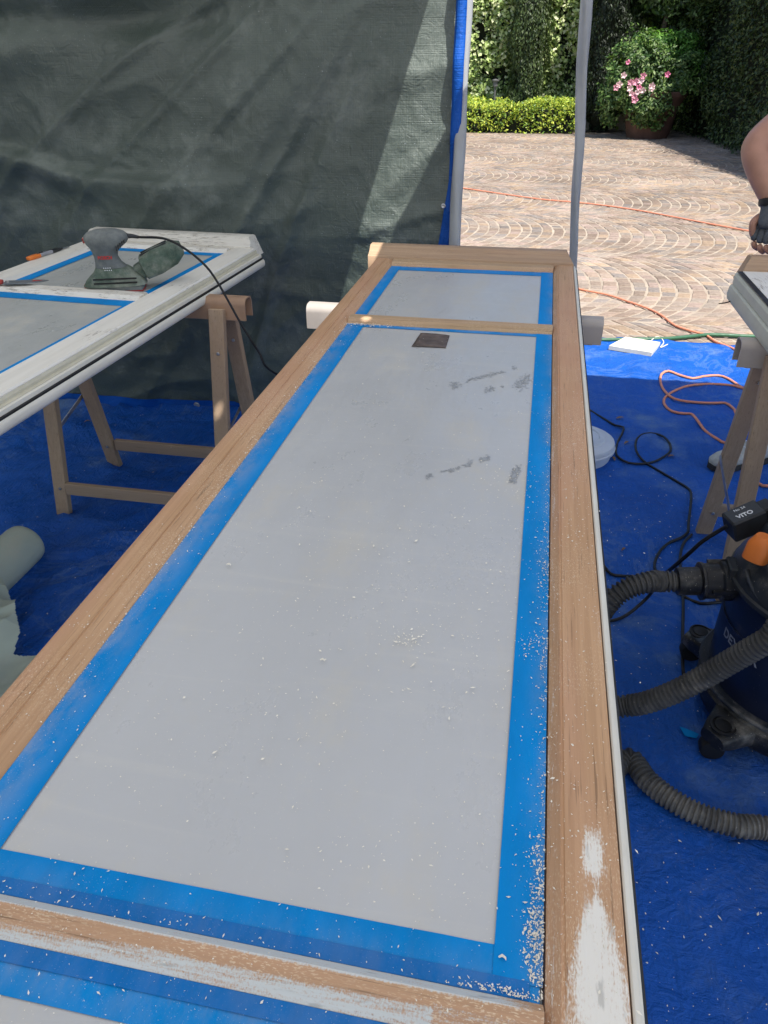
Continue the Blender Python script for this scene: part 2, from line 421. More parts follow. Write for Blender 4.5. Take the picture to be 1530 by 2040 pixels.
# ------------------------------------------------------------------ canopy roof (throws the shade of the work place)
ZR = 2.1
rm = NT('canopy_fabric')
cc = rm.ramp(rm.noise(rm.co((2, 2, 2)), 1.0, 4), [(.3, (.84, .84, .80)), (.7, (.88, .88, .84))])
rm.fin(cc, .6)
tr = rm.n('ShaderNodeBsdfTranslucent'); rm.put(tr.inputs[0], cc)
mx = rm.n('ShaderNodeMixShader'); mx.inputs[0].default_value = .30
rm.t.links.new(rm.b.outputs[0], mx.inputs[1]); rm.t.links.new(tr.outputs[0], mx.inputs[2]); rm.t.links.new(mx.outputs[0], rm.out.inputs[0])
def up(p):            # where the sun ray through p passes the roof
    t = (ZR-p.z)/-SUN.z; return (p.x-SUN.x*t, p.y-SUN.y*t)
outer = [(-4.2, -4.2), (2.6, -4.2), (2.6, 2.975), (-4.2, 2.975)]  # rear lengthened out of view to lower the ambient light
gap = [(-.236, 1.35), (-.105, 1.35), (-.105, 2.41), (-.064, 2.50), (-.004, 2.628), (.147, 2.955), (-.236, 2.955)]  # opening shaped so the sun strip lands on tarp and beam end
holes = [gap]
for p, r in ((P(730, 633, .8), .013), (PX(435, 818, -.95), .014)):
    cx, cy = up(p); holes.append([(cx+r*math.cos(a*math.pi/5), cy+r*math.sin(a*math.pi/5)) for a in range(10)])
pts = list(outer)
edges = [(i, (i+1) % 4) for i in range(4)]
faces_in = [list(range(4))]
for h in holes:
    b = len(pts); pts += h; edges += [(b+i, b+(i+1) % len(h)) for i in range(len(h))]
r_ = geometry.delaunay_2d_cdt([Vector(p) for p in pts], edges, [], 0, 1e-6)
vv = r_[0]; tris = r_[2]
def inside(pt, poly):
    c_ = False; j = len(poly)-1
    for i in range(len(poly)):
        if (poly[i][1] > pt[1]) != (poly[j][1] > pt[1]) and pt[0] < (poly[j][0]-poly[i][0])*(pt[1]-poly[i][1])/(poly[j][1]-poly[i][1])+poly[i][0]: c_ = not c_
        j = i
    return c_
keep = []
for t in tris:
    cen = (sum(vv[i].x for i in t)/len(t), sum(vv[i].y for i in t)/len(t))
    if inside(cen, outer) and not any(inside(cen, h) for h in holes): keep.append(tuple(t))
roof = thing('canopy', (-.8, .46, 0), 'white fabric canopy stretched overhead above the work tables', 'canopy')
o = obj('canopy_roof', ([(v.x, v.y, ZR) for v in vv], keep), rm.m, roof)
M_pole = plain('canopy_pole', (.6, .62, .64), .4, .05, 10, .05, metal=.5)
for x, y in ((-4.15, -4.15), (2.55, -4.15), (2.55, 2.95), (-4.15, 3.07)):
    obj('pole', MB().box((x-.018, y-.018, 0), (x+.018, y+.018, ZR-.004)), M_pole, roof)

# ------------------------------------------------------------------ ground
g = MB().add([(-70, -50, -.001), (70, -50, -.001), (70, 90, -.001), (-70, 90, -.001)], [(0, 1, 2, 3)])
pav = top('pavement', g, M_mortar, (0, 0, -.001), 'courtyard paved with small brown stones laid in fan arcs', kind='structure')
pal = np.array([(.25, .20, .165), (.28, .235, .20), (.30, .26, .225), (.32, .26, .215), (.35, .27, .20), (.24, .215, .20), (.34, .27, .235), (.28, .22, .18)])
SP, BP = .097, 1.72; AR = BP/math.sqrt(2); NA = 17
stones = []
for k in range(-1, 8):
    yc = 5.47+BP*k+.02
    for i in range(-52, 46):
        xo = i*SP+(k % 2)*.04
        if not -5 < xo < 4.4: continue
        jit = [0]*(NA+1)
        for j in range(NA):
            t0 = -math.pi/4+math.pi/2*(j+rnd.uniform(-.12, .12))/NA; t1 = -math.pi/4+math.pi/2*(j+1+rnd.uniform(-.12, .12))/NA
            gp = .0052+rnd.uniform(-.0015, .003)
            dt = gp*.95/AR
            q = []
            for (t, s_) in ((t0+dt, gp), (t1-dt, gp), (t1-dt, SP-gp), (t0+dt, SP-gp)):
                ci = i+(1 if s_ > .05 else 0); wb = .016*noise.noise((ci*3.7, AR*math.sin(t)*2.2, k*5.1))
                q.append((xo+s_+wb+AR*math.cos(t)-AR+rnd.uniform(-.004, .004), yc+AR*math.sin(t)+rnd.uniform(-.004, .004)))
            cy = sum(a[1] for a in q)/4
            if cy < 4.0 or cy > 17.3: continue
            stones.append(q)
def stone_geo(q, h):
    cx = sum(a[0] for a in q)/4; cy = sum(a[1] for a in q)/4
    V = [(x, y, -.02) for x, y in q]
    V += [(cx+(x-cx)*.97, cy+(y-cy)*.97, h-.004) for x, y in q]
    ta, tb = rnd.uniform(-.02, .02), rnd.uniform(-.02, .02)
    V += [(cx+(x-cx)*.84, cy+(y-cy)*.84, h+(x-cx)*ta+(y-cy)*tb) for x, y in q]
    F_ = [(0,1,5,4),(1,2,6,5),(2,3,7,6),(3,0,4,7),(4,5,9,8),(5,6,10,9),(6,7,11,10),(7,4,8,11),(8,9,10,11)]
    return V, F_, (cx, cy)
def inframe(x, y, z=0, m=20):
    d = Vector((x, y, z-CAMZ)); zz = d.dot(_F)
    if zz <= 0: return False
    a = 765+FPX*d.dot(_R)/zz; b = 1020-FPX*d.dot(_U)/zz
    return -m < a < 1530+m and -m < b < 2040+m and a > 1150
stones.sort(key=lambda q: (not (inframe(sum(a[0] for a in q)/4, sum(a[1] for a in q)/4) and sum(a[1] for a in q)/4 > 4.22), sum(a[1] for a in q)))
V = []; Fc = []; tc = []
for idx, q in enumerate(stones):
    h = .0026+rnd.uniform(-.0022, .0032)
    sv, sf, (cx, cy) = stone_geo(q, h)
    colr = (1+.35*noise.noise((cx*1.3, cy*1.3, 3)))*pal[rnd.randrange(len(pal))]*rnd.uniform(.74, .96)*np.array([1.05, 1, .95])
    if idx < 300:
        me = mesh('stone', [(a[0]-cx, a[1]-cy, a[2]+.001) for a in sv], sf, M_stone)
        set_tint(me, np.tile(colr, (len(sf), 1)))
        o = bpy.data.objects.new('paving_stone', me); COL.objects.link(o); o.parent = pav; o.location = (cx, cy, 0)
    else:
        b = len(V); V += [(a[0], a[1], a[2]+.001) for a in sv]; Fc += [tuple(i+b for i in f) for f in sf]; tc += [colr]*len(sf)
me = bpy.data.meshes.new('paving_stones'); me.from_pydata(V, [], Fc); me.materials.append(M_stone); set_tint(me, np.array(tc))
o = bpy.data.objects.new('paving_stones', me); COL.objects.link(o); o.parent = pav; o['kind'] = 'stuff'

# blue sheet on the ground
NX, NY = 330, 250
X0, X1, Y0, Y1 = -4.6, 3.2, -1.6, 4.25
def ground_z(x, y):
    left = min(1, max(0, (-.7-x)/.5))
    a = noise.noise((x*2.1, y*2.1, 3))*.005
    rg = 1-abs(noise.noise((x*3.1+1.5*noise.noise((x, y, 1)), y*3.1, 5)))*2
    a += max(0, rg-.55)**1.5*(.022+.045*left)
    rg2 = 1-abs(noise.noise((x*7.5, y*7.5+2*noise.noise((x*2, y*2, 9)), 8)))*2
    a += max(0, rg2-.5)*(.006+.026*left)
    e = max(0, (y-3.75)/.5); a += e*.012*(.5+noise.noise((x*5, y*3, 2)))
    # one long soft fold on the right
    d = (y-2.75)-.55*math.sin((x-.35)*2.2); a += .012*math.exp(-(d/.05)**2) if x > 0 else 0
    return max(.0, a)+.006
vs = []
for j in range(NY+1):
    for i in range(NX+1):
        x = X0+(X1-X0)*i/NX; t = j/NY; yend = Y1+.018*math.sin(x*3)+.014*noise.noise((x*6, 0, 0))-.035*max(0, x-.9)
        y = Y0+(yend-Y0)*t
        vs.append((x, y, ground_z(x, y)))
fs = [(j*(NX+1)+i, j*(NX+1)+i+1, (j+1)*(NX+1)+i+1, (j+1)*(NX+1)+i) for j in range(NY) for i in range(NX)]
gt = top('ground_sheet', (vs, fs), M_blue, (0, 0, 0), 'blue plastic tarpaulin spread over the ground under the trestles', 'tarpaulin', smooth=True)
md = gt.modifiers.new('thickness', 'SOLIDIFY'); md.thickness = .0015; md.offset = -1
def gz(p): return ground_z(p[0], p[1]) if p[1] < 4.2 else .006

# ------------------------------------------------------------------ hanging dark green tarp with blue border
YT = 2.95
ht = thing('hanging_tarp', (-2.4, YT, 0), 'dark green tarpaulin hung as a wall behind the left door leaf', 'tarpaulin')
XR = -.328
def hang(x, z):
    u = XR-x
    # broad swags falling from the upper right corner
    d = (u*.80+(1.95-z)*1.25); q = (u*.5-(1.95-z)*.9)
    vv_ = 2.0-z; rr_ = math.hypot(u, vv_); th = math.atan2(vv_, u+.02)
    ca = min(1, max(.12, u/.75)); y = ca*.085*min(1.2, rr_/.9)*noise.noise((th*3.4+3, rr_*.45, 5.5))+ca*.026*min(1, rr_/.5)*noise.noise((th*9+1, rr_*1.1, 2.5))
    rg = 1-abs(noise.noise((th*6.5, rr_*.7, 9.2)))*2; y -= ca*max(0, rg-.55)*.045*min(1, rr_/.5)
    y += ca*.022*noise.noise((d*.9, q*3.3, 1.7))+ca*.012*noise.noise((d*1.6+3, q*8, 4))
    rg = 1-abs(noise.noise((d*1.3, q*4.6, 2.2)))*2; y -= max(0, rg-.4)*.022
    rg = 1-abs(noise.noise((x*4.5+noise.noise((x*2, z*2, 0))*2, z*5.5, 12)))*2; y -= ca*max(0, rg-.5)*.010
    rg = 1-abs(noise.noise((x*11, z*11+noise.noise((x*5, z*5, 0)), 20)))*2; y -= max(0, rg-.45)*.0045
    # the slack fold that catches the light at mid height, left
    c0 = .98+.09*math.exp(-((x+2.1)/.25)**2); y -= .052*math.exp(-((z-c0)/(.022 if z > c0 else .075))**2)*min(1, max(0, (-1.05-x)/.3))
    y += .05*math.exp(-((z-1.50)/.06)**2)*min(1, max(0, (-.9-x)/.6))
    y -= .11*(1.9-max(z, .8)) if z > .8 else .121-.085*min(1, (.8-z)/.7)
    return YT+y
nx, nz = 420, 190
XL = -4.6
vs = []
for j in range(nz+1):
    z = .012+(1.98-.012)*j/nz
    for i in range(nx+1):
        x = XL+(XR-.0*z-XL)*i/nx
        vs.append((x, hang(x, z), z+.012*noise.noise((x*2, 0, 0))*(1 if j == 0 else 0)))
fs = [(j*(nx+1)+i, j*(nx+1)+i+1, (j+1)*(nx+1)+i+1, (j+1)*(nx+1)+i) for j in range(nz) for i in range(nx)]
ts = obj('tarp_sheet', (vs, fs), M_green, ht, smooth=True)
# blue border: right edge, turned over, and lower hem
vs = []; fs = []
NN = 90
for j in range(NN+1):
    z = .012+(2.0-.012)*j/NN
    wv = .006*noise.noise((z*4, 3, 3))
    
    xa = XR-(.0 if z > 1.0 else (1.0-z)*.13); xb = XR+.036+wv*.5-(.012 if z < 1.15 else 0)
    y0 = YT-.012
    fr = min(1, max(0, (z-1.08)/.22))
    for k in range(5):
        x = xa+(xb-xa)*k/4; vs.append((x, fr*(hang(XR-.01, z)-.045-.010*math.sin(math.pi*k/4))+(1-fr)*(hang(XR-.01, z)-.006)+.004*noise.noise((z*9, k, 0)), z))
fs = [(j*5+k, j*5+k+1, (j+1)*5+k+1, (j+1)*5+k) for j in range(NN) for k in range(4)]
bh = obj('border', (vs, fs), M_blueh, ht, smooth=True); md = bh.modifiers.new('t', 'SOLIDIFY'); md.thickness = .002
vs = []; fs = []
for i in range(nx+1):
    x = XL+(XR-XL)*i/nx
    for z in (.004, .03, .055):
        vs.append((x, hang(x, z)-.006, z))
fs = [(i*3+k, (i+1)*3+k, (i+1)*3+k+1, i*3+k+1) for i in range(nx) for k in range(2)]
obj('lower_hem', (vs, fs), M_blueh, ht, smooth=True)
sw = [(-4.1+.03*noise.noise((0, y*.1*1.3, z)), -4.1+y*.1, z) for y in range(70) for z in (.01, .5, 1.0, 1.5, 2.09)]
obj('unseen_shade_sheet', (sw, [(i*5+k, i*5+k+1, (i+1)*5+k+1, (i+1)*5+k) for i in range(69) for k in range(4)]), M_green, roof, smooth=True)  # unseen sheet added to cut the ambient light under the canopy
for z, x in ((.927, -.341), (.45, -.37)):
    m_ = Matrix.Rotation(R(90), 3, 'X')
    b = MB(); b.lathe([(.003, 0), (.008, 0), (.0085, .0015), (.006, .003), (.003, .002)], (x, hang(XR-.01, z)-.016, z), 16, m_)
    obj('grommet', b, M_metal, ht, smooth=40)
for x in (-1.45, -2.2, -.8):
    b = MB().lathe([(.004, 0), (.014, 0), (.015, .002), (.010, .004), (.004, .003)], (x, hang(x, .03)-.008, .03), 16, Matrix.Rotation(R(90), 3, 'X'))
    obj('grommet', b, M_metal, ht, smooth=40)

# poles beside the opening, wrapped in plastic
def wrapped_pole(name, a, b, r0, r1, label, amp):
    a = Vector(a); b = Vector(b); N_ = 110; n_ = 20; vs = []
    for i in range(N_+1):
        t = i/N_; c0 = a.lerp(b, t); r = r0+(r1-r0)*t
        c0 = c0+Vector((.006*noise.noise((t*7, 1, 0)), .004*noise.noise((t*9, 4, 0)), 0))
        for k in range(n_):
            an = 2*math.pi*k/n_; tw = an+t*9
            rr = r*(1+amp*.16*math.sin(3*tw)+amp*.10*noise.noise((math.cos(tw)*2, math.sin(tw)*2, t*10)))
            vs.append((c0.x+rr*math.cos(an), c0.y+rr*math.sin(an), c0.z))
    fs = [(i*n_+k, i*n_+(k+1) % n_, (i+1)*n_+(k+1) % n_, (i+1)*n_+k) for i in range(N_) for k in range(n_)]
    fs += [tuple(range(n_)), tuple(range(N_*n_, N_*n_+n_))]
    return top(name, (vs, fs), M_wrap, (a.x, a.y, 0), label, 'pole', smooth=50)
p1 = PY(905, 490, 2.785); p2 = PY(927, 60, 2.905); d = (p2-p1)/(p2.z-p1.z)
wrapped_pole('wrapped_pole', p1+d*(0.01-p1.z), p1+d*(2.09-p1.z), .022, .019, 'grey plastic wrapped pole at the blue edge of the green tarp', .5)
q1 = PY(1141, 515, 2.95); q2 = PY(1166, 40, 2.95); d = (q2-q1)/(q2.z-q1.z)
wrapped_pole('wrapped_pole', q1+d*(0.01-q1.z), q1+d*(2.09-q1.z), .010, .022, 'twisted grey plastic wrapped pole rising past the paved yard', 1.0)

# ------------------------------------------------------------------ door leaves lying on trestles
TH = .04
def strip(x0, y0, x1, y1, z, nx_=8, ny_=40, dust=None, thick=.0006, wob=0.0):
    """thin sheet with an optional dust attribute"""
    vs = []; at = []
    for j in range(ny_+1):
        for i in range(nx_+1):
            u, v = i/nx_, j/ny_; x = x0+(x1-x0)*u; y = y0+(y1-y0)*v
            if wob:
                x += wob*noise.noise((y*9, x*3, 1)) if 0 < i < nx_ or nx_ < 12 else 0
            zz = z+.0004*noise.noise((x*30, y*12, z*100))
            vs.append((x, y, zz)); at.append(dust(u, v) if dust else 0.0)
    fs = [(j*(nx_+1)+i, j*(nx_+1)+i+1, (j+1)*(nx_+1)+i+1, (j+1)*(nx_+1)+i) for j in range(ny_) for i in range(nx_)]
    return vs, fs, at
def put(name, s_, m, root, key='dust', smooth=True):
    o = obj(name, (s_[0], s_[1]), m, root, smooth=smooth, local=True)
    a = o.data.attributes.new(key, 'FLOAT', 'POINT'); a.data.foreach_set('value', np.array(s_[2], np.float32)); return o
def profile_grid(prof, a, b, axis, segs, fn=None):
    """open-ended profile extruded with rings so that an attribute can follow it"""
    vs = []; at = []; n_ = len(prof)
    for i in range(segs+1):
        t = a+(b-a)*i/segs
        for q in prof:
            p = (q[0], t, q[1]) if axis == 'y' else (t, q[0], q[1])
            vs.append(p); at.append(fn(*p) if fn else 0.0)
    fs = [(i*n_+k, i*n_+(k+1) % n_, (i+1)*n_+(k+1) % n_, (i+1)*n_+k) for i in range(segs) for k in range(n_)]
    fs += [tuple(range(n_))[::-1], tuple(range(segs*n_, segs*n_+n_))]
    return vs, fs, at
def dens(prof, step=.006):
    out = []
    for i in range(len(prof)):
        a = prof[i]; b = prof[(i+1) % len(prof)]; L = math.dist(a, b); n_ = max(1, int(L/step))
        if min(a[1], b[1]) < TH-.02: n_ = 1
        out += [(a[0]+(b[0]-a[0])*k/n_, a[1]+(b[1]-a[1])*k/n_) for k in range(n_)]
    return out

# ---- main leaf.  local x = world x, local y = world y - 2.556, local z = world z - .76
Y0M = 2.556
leaf = thing('door_leaf', (0, Y0M, .76), 'long glazed door leaf of sanded bare wood masked with blue tape, in the foreground', 'door')
YB = -2.95            # near end, behind the photographer's hands
PXC = P(1182, 1720, .8).x; PY0 = P(1182, 1640, .8).y; PY1 = P(1182, 1770, .8).y; PY2 = P(1182, 1790, .8).y
def paint_right(x, y, z):
    # old paint left on the right stile: a worn tongue, then a broad field
    yw = y+Y0M
    if z < TH-.004 or x < .070: return .30+.1*noise.noise((y*3, 0, 0)) if x < .0735 and z > TH-.012 else 0.0
    v = 0.0
    xc = PXC
    if PY1 < yw < PY0: v = max(v, .85*(1-((x-xc)/.013)**2)*min(1, (yw-PY1)/.018, (PY0+.012-yw)/.035)*1.2)
    if yw < PY2+.014: v = max(v, (1-((x-xc)/(.010+.020*min(1, max(0, PY2-yw)/.06)))**2)*min(1, max(0, (PY2+.014-yw)/.022))*1.1)
    if PY2 < yw < PY1+.02: v = max(v, .42*(1-((x-xc)/.010)**2))
    if .70 < yw < .78: v = max(v, .28*(1-((x-.128)/.02)**2))
    if .92 < yw < 1.25: v = max(v, .26*max(0, 1-((x-.098)/.010)**2))
    return max(0, min(1, v))
prR = dens([(.124, 0), (.124, TH-.006), (.1225, TH-.001), (.120, TH), (.0765, TH), (.0755, TH-.0015), (.0735, TH-.0015), (.0725, TH-.0005), (.062, TH-.0115), (.060, 0)])
put('stile', profile_grid(prR, YB, 0, 'y', 420, paint_right), M_woodY, leaf, 'paint', 35)
prL = dens([(-.532, 0), (-.532, TH-.008), (-.530, TH-.002), (-.526, TH), (-.4985, TH), (-.4975, TH-.0018), (-.4955, TH-.0018), (-.4945, TH-.0005), (-.474, TH-.009), (-.470, TH-.0115), (-.470, 0)])
put('stile', profile_grid(prL, YB, 0, 'y', 60, None), M_woodY, leaf, 'paint', 35)
# white painted lip and black seal along the right edge
LX = [(.1245, .004), (.1245, TH-.003), (.1262, TH-.0015), (.1300, TH-.002), (.1308, TH-.006), (.1335, TH-.007), (.1335, .004)]
setp(obj('edge_lip', MB().extrude(LX, YB, -.002, 'y', 2), M_lip, leaf, local=True), 'white painted edge strip')
obj('seal', MB().extrude([(.1338, .006), (.1338, TH-.008), (.1365, TH-.010), (.1365, .006)], YB, -.01, 'y', 1), M_black, leaf, local=True)
# rails
def rail(name, x0, x1, yf, yn, m, root, bev=(.012, .012), fn=None, segs=60, film_z=TH-.012, asym=None):
    pr = [(yf, 0), (yf, film_z), (yf-bev[1], TH-.0004), (yn+bev[0], TH-.0004), (yn, film_z), (yn, 0)]
    pr = [(q[0], q[1]) for q in pr]
    out = []
    for i in range(len(pr)):
        a = pr[i]; b = pr[(i+1) % len(pr)]; L = math.dist(a, b); n_ = max(1, int(L/.003)) if min(a[1], b[1]) > .01 else 1
        out += [(a[0]+(b[0]-a[0])*k/n_, a[1]+(b[1]-a[1])*k/n_) for k in range(n_)]
    return put(name, profile_grid(out, x0, x1, 'x', segs, fn), m, root, 'paint', 35)
IL, IR = -.4705, .0605
def rel(y): return y-Y0M
rail('top_rail', IL, IR, -.001, rel(2.502), M_woodX, leaf, (.012, .0))
rail('muntin', IL, IR, rel(1.934), rel(1.877), M_bead.copy() if False else M_woodX, leaf)
def primer(x, y, z):
    yw = y+Y0M
    if yw > .2865: return 1.0 if x < .02 else max(.1, 1-(x-.02)*22)
    if yw > .2768: return .0
    bmp = math.exp(-((x+.34)/.06)**2)
    edge = .2768-.0016*(.5+noise.noise((x*14, 2, 1)))-.0035*bmp
    v = .10+.75*min(1, max(0, (edge-yw)/.0035))
    if x > -.02: v = .45-.3*(x+.02)/.08
    return v
rail('muntin', IL, IR, rel(.297), rel(.2625), M_primer, leaf, (.0135, .0105), primer, 200)
rail('bottom_rail', IL, IR, rel(-.15), YB, M_woodX, leaf)
# weather moulding across the far end
mp = [(.000, .0), (.000, TH+.004), (.003, TH+.007), (.012, TH+.010), (.024, TH+.016), (.034, TH+.024), (.040, TH+.030), (.047, TH+.033), (.078, TH+.033), (.082, TH+.029), (.082, 0)]
b = MB()
nmp = len(mp); vs = []
for x, sl_ in ((-.562, 0), (.128, 1)):
    for y, z in mp:
        cut = 0
        if sl_: cut = -.030*min(1, max(0, (z-TH)/.033))*1.0
        if x < 0 and z < TH-.001: cut = .0
        vs.append((x+cut, y, z))
b.add(vs, [(k, (k+1) % nmp, nmp+(k+1) % nmp, nmp+k) for k in range(nmp)]+[tuple(range(nmp))[::-1], tuple(range(nmp, 2*nmp))])
setp(obj('weather_moulding', b, M_woodM, leaf, smooth=50, local=True), 'raised wooden moulding across the far end')
# panes, film and tape
FZ = TH-.012
def masked_pane(root, xl, xr, yn, yf, gl, gr, gn, gf, z, film_m, tape_m, dl=.8, dr=.5, dn=.3, df=.6, lap=True):
    """glass from (xl, yn) to (xr, yf); film shows inside gl..gr, gn..gf"""
    obj('glass_pane', MB().box((xl, yn, z-.006), (xr, yf, z-.0030)), M_glass, root, local=True)
    f = strip(gl-.012, gn-.012 if gn > yn else yn, gr+.012, gf+.012 if gf < yf else yf, z-.0016, 24, 60)
    put('film', f, film_m, root)
    L = yf-yn; ny = max(6, int(L/.02))
    if gf < yf-.001: put('tape_strip', strip(xl, gf, xr, yf, z-.0007, 40, 5, lambda u, v: df*(v*.8+.2)), tape_m, root)
    if gn > yn+.001:
        put('tape_strip', strip(xl, yn, xr-.002, gn, z-.0007, 40, 6, lambda u, v: dn*(1-v)), tape_m, root)
    put('tape_strip', strip(xl, yn, gl, yf, z-.0001, 8, ny, lambda u, v: dl*(1-u)**1.4), tape_m, root)
    put('tape_strip', strip(gr, yn+(.012 if lap else 0), xr, yf, z+.0001, 8, ny, lambda u, v: dr*u**3), tape_m, root)
masked_pane(leaf, -.470, .060, rel(.297), rel(1.877), -.4235, .0215, rel(.3354), rel(1.856), FZ, M_film, M_tape)
masked_pane(leaf, -.470, .060, rel(1.934), rel(2.502), -.437, .0235, rel(1.934), rel(2.455), FZ, M_film, M_tape, .5, .6, .0, .3)
masked_pane(leaf, -.470, .060, rel(-.15), rel(.2625), -.4235, .0215, rel(-.15), rel(.2255), FZ, M_film, M_tape)
# darker second tape run against the wood near the bar
put('tape_edge', strip(-.470, rel(.2972), .050, rel(.3115), FZ+.0004, 40, 4, lambda u, v: .15), M_tape2, leaf)
put('tape_edge', strip(-.470, rel(.2475), .058, rel(.2622), FZ+.0004, 40, 4, lambda u, v: .15), M_tape2, leaf)
# scuffs in the film
sv = []; sf = []
def flake(px, py, s_, z, mbv, mbf, elong=1.0, lift=.0006):
    if elong > 2: s_ *= .72
    a = rnd.uniform(0, math.tau); k = len(mbv); e = rnd.uniform(1, elong)
    for an in (0, 1.7, 3.1, 4.6):
        x = math.cos(an)*s_*e*rnd.uniform(.7, 1.2); y = math.sin(an)*s_*rnd.uniform(.6, 1.1)
        mbv.append((px+x*math.cos(a)-y*math.sin(a), py+x*math.sin(a)+y*math.cos(a), z+rnd.uniform(0, lift)))
    mbf.append((k, k+1, k+2, k+3))
zf = .788-.0011
for (a, b, n_, w_) in (((898, 768), (915, 766), 60, 7), ((930, 758), (1005, 740), 130, 3), ((1020, 733), (1028, 732), 18, 3), ((1030, 772), (1052, 752), 170, 8), ((965, 780), (985, 772), 50, 5), ((1000, 770), (1004, 770), 8, 3),
                       ((852, 952), (858, 946), 26, 5), ((895, 940), (915, 930), 40, 3), ((925, 928), (940, 920), 40, 4), ((958, 916), (974, 912), 60, 4), ((1020, 960), (1032, 932), 150, 6), ((880, 940), (900, 935), 12, 2)):
    for _ in range(n_):
        t = rnd.random(); q = P(a[0]+(b[0]-a[0])*t+rnd.gauss(0, w_*.6), a[1]+(b[1]-a[1])*t+rnd.gauss(0, w_*.6), zf)
        flake(q.x, q.y, rnd.uniform(.0009, .0022), zf+.0003, sv, sf, 1.8, .0001)
sc_o = obj('scuffs', (sv, sf), M_scuff, leaf); setp(sc_o, 'scattered dark grey scuffs in the film', kind='stuff')

# ---- left leaf
O2 = P(508, 495, .8); A2 = P(0, 786, .8); ang2 = math.atan2(-(O2-A2).x, (O2-A2).y)
leaf2 = thing('door_leaf', (O2.x, O2.y, .76), 'white painted door leaf with worn edges under the sander, on the left', 'door', rz=ang2)
def pf(xs): return dens(xs, .02)
put('stile', profile_grid([(0, 0), (0, TH-.004), (-.003, TH), (-.078, TH), (-.080, TH-.002), (-.090, TH-.010), (-.092, TH-.012), (-.092, 0)], -2.1, 0, 'y', 4), M_white, leaf2, 'paint', 35)
put('stile', profile_grid([(-.680, 0), (-.680, TH-.004), (-.676, TH), (-.607, TH), (-.605, TH-.002), (-.597, TH-.010), (-.595, TH-.012), (-.595, 0)], -2.1, 0, 'y', 4), M_white, leaf2, 'paint', 35)
# the stepped closing edge: cream rebate, ledge, seal, rounded lip
obj('rebate', MB().extrude([(.0005, .012), (.0005, TH-.006), (.004, TH-.012), (.004, .022), (.012, .020), (.012, .012)], -2.1, .004, 'y', 1), M_cream, leaf2, local=True)
obj('ledge', MB().extrude([(.0125, -.004), (.0125, .019), (.018, .017), (.019, .010), (.019, -.004)], -2.1, .008, 'y', 1), M_lip, leaf2, local=True)
obj('seal', MB().extrude([(.0193, -.004), (.0193, .008), (.0225, .006), (.0225, -.004)], -2.1, .010, 'y', 1), M_black, leaf2, local=True)
lipp = [(.0208+.008*math.cos(a), -.012+.014*math.sin(a)) for a in [R(x) for x in (75, 50, 25, 0, -25, -50, -80)]]+[(.0125, -.026), (.0125, -.0045), (.0226, -.0045)]
obj('edge_lip', MB().extrude(lipp, -2.1, .012, 'y', 1), M_lip, leaf2, smooth=40, local=True)
def rail2(name, yf, yn): return rail(name, -.5945, -.0925, yf, yn, M_whiteX, leaf2)
rail2('top_rail', -.001, -.046); rail2('muntin', -.590, -.655); rail2('bottom_rail', -1.95, -2.1)
vs = []
for x, sl_ in ((-.700, 0), (-.016, 1)):
    for y, z in mp:
        zz = TH+(z-TH)*.78 if z > TH else z
        vs.append((x-(.040 if sl_ else 0)*min(1, max(0, (zz-TH)/.031))**1.2, y*1.35, zz))
obj('weather_moulding', MB().add(vs, [(k, (k+1) % nmp, nmp+(k+1) % nmp, nmp+k) for k in range(nmp)]+[tuple(range(nmp))[::-1], tuple(range(nmp, 2*nmp))]), M_whiteX, leaf2, smooth=50, local=True)
masked_pane(leaf2, -.595, -.092, -.590, -.046, -.553, -.124, -.590, -.085, FZ, M_film2, M_tape, .0, .0, .0, .0)
masked_pane(leaf2, -.595, -.092, -1.95, -.655, -.555, -.112, -1.91, -.706, FZ, M_film2, M_tape, .0, .0, .0, .0)

# ---- third leaf, on the right trestle; its left edge faces us
O3 = P(1470, 540, .828)
leaf3 = thing('door_leaf', (O3.x, O3.y, .788), 'grey green door leaf end on the right trestle beneath the gloved hand', 'door', rz=R(1.0))
M_grn = plain('grey_green_paint', (.53, .53, .45), .55, .08, 12, .1)
put('stile', profile_grid([(.014, 0), (.014, TH-.002), (.016, TH), (.085, TH), (.095, FZ), (.095, 0)], -2.0, 0, 'y', 4), M_white, leaf3, 'paint', 35)
put('stile', profile_grid([(.56, 0), (.56, FZ), (.57, TH), (.64, TH), (.642, TH-.002), (.642, 0)], -2.0, 0, 'y', 4), M_white, leaf3, 'paint', 35)
obj('edge_lip', MB().extrude([(-.004, .0), (-.004, .024), (0, .032), (.010, .036), (.0135, .036), (.0135, 0)], -2.0, .012, 'y', 1), M_grn, leaf3, local=True)
obj('lower_lip', MB().extrude([(-.010, -.046), (-.014, -.030), (-.010, -.006), (-.002, -.0015), (.012, -.0015), (.012, -.046)], -2.0, .012, 'y', 1), M_grn, leaf3, smooth=40, local=True)
obj('seal', MB().extrude([(.0002, .0365), (.0135, .0365), (.0135, .040), (.0002, .039)], -2.0, .0, 'y', 1), M_black, leaf3, local=True)
rail('top_rail', .0155, .5595, -.001, -.06, M_dark, leaf3); rail('bottom_rail', .0955, .5595, -1.9, -2.0, M_whiteX, leaf3)  # top rail takes the dark grey material, bottom rail worn white
masked_pane(leaf3, .095, .56, -1.9, -.06, .13, .52, -1.86, -.1, FZ, M_film2, M_tape, 0, 0, 0, 0)
vs = []
for x, sl_ in ((.012, 1), (.69, 0)):
    for y, z in mp:
        vs.append((x+(.03 if sl_ else 0)*min(1, max(0, (z-TH)/.033)), y, z))
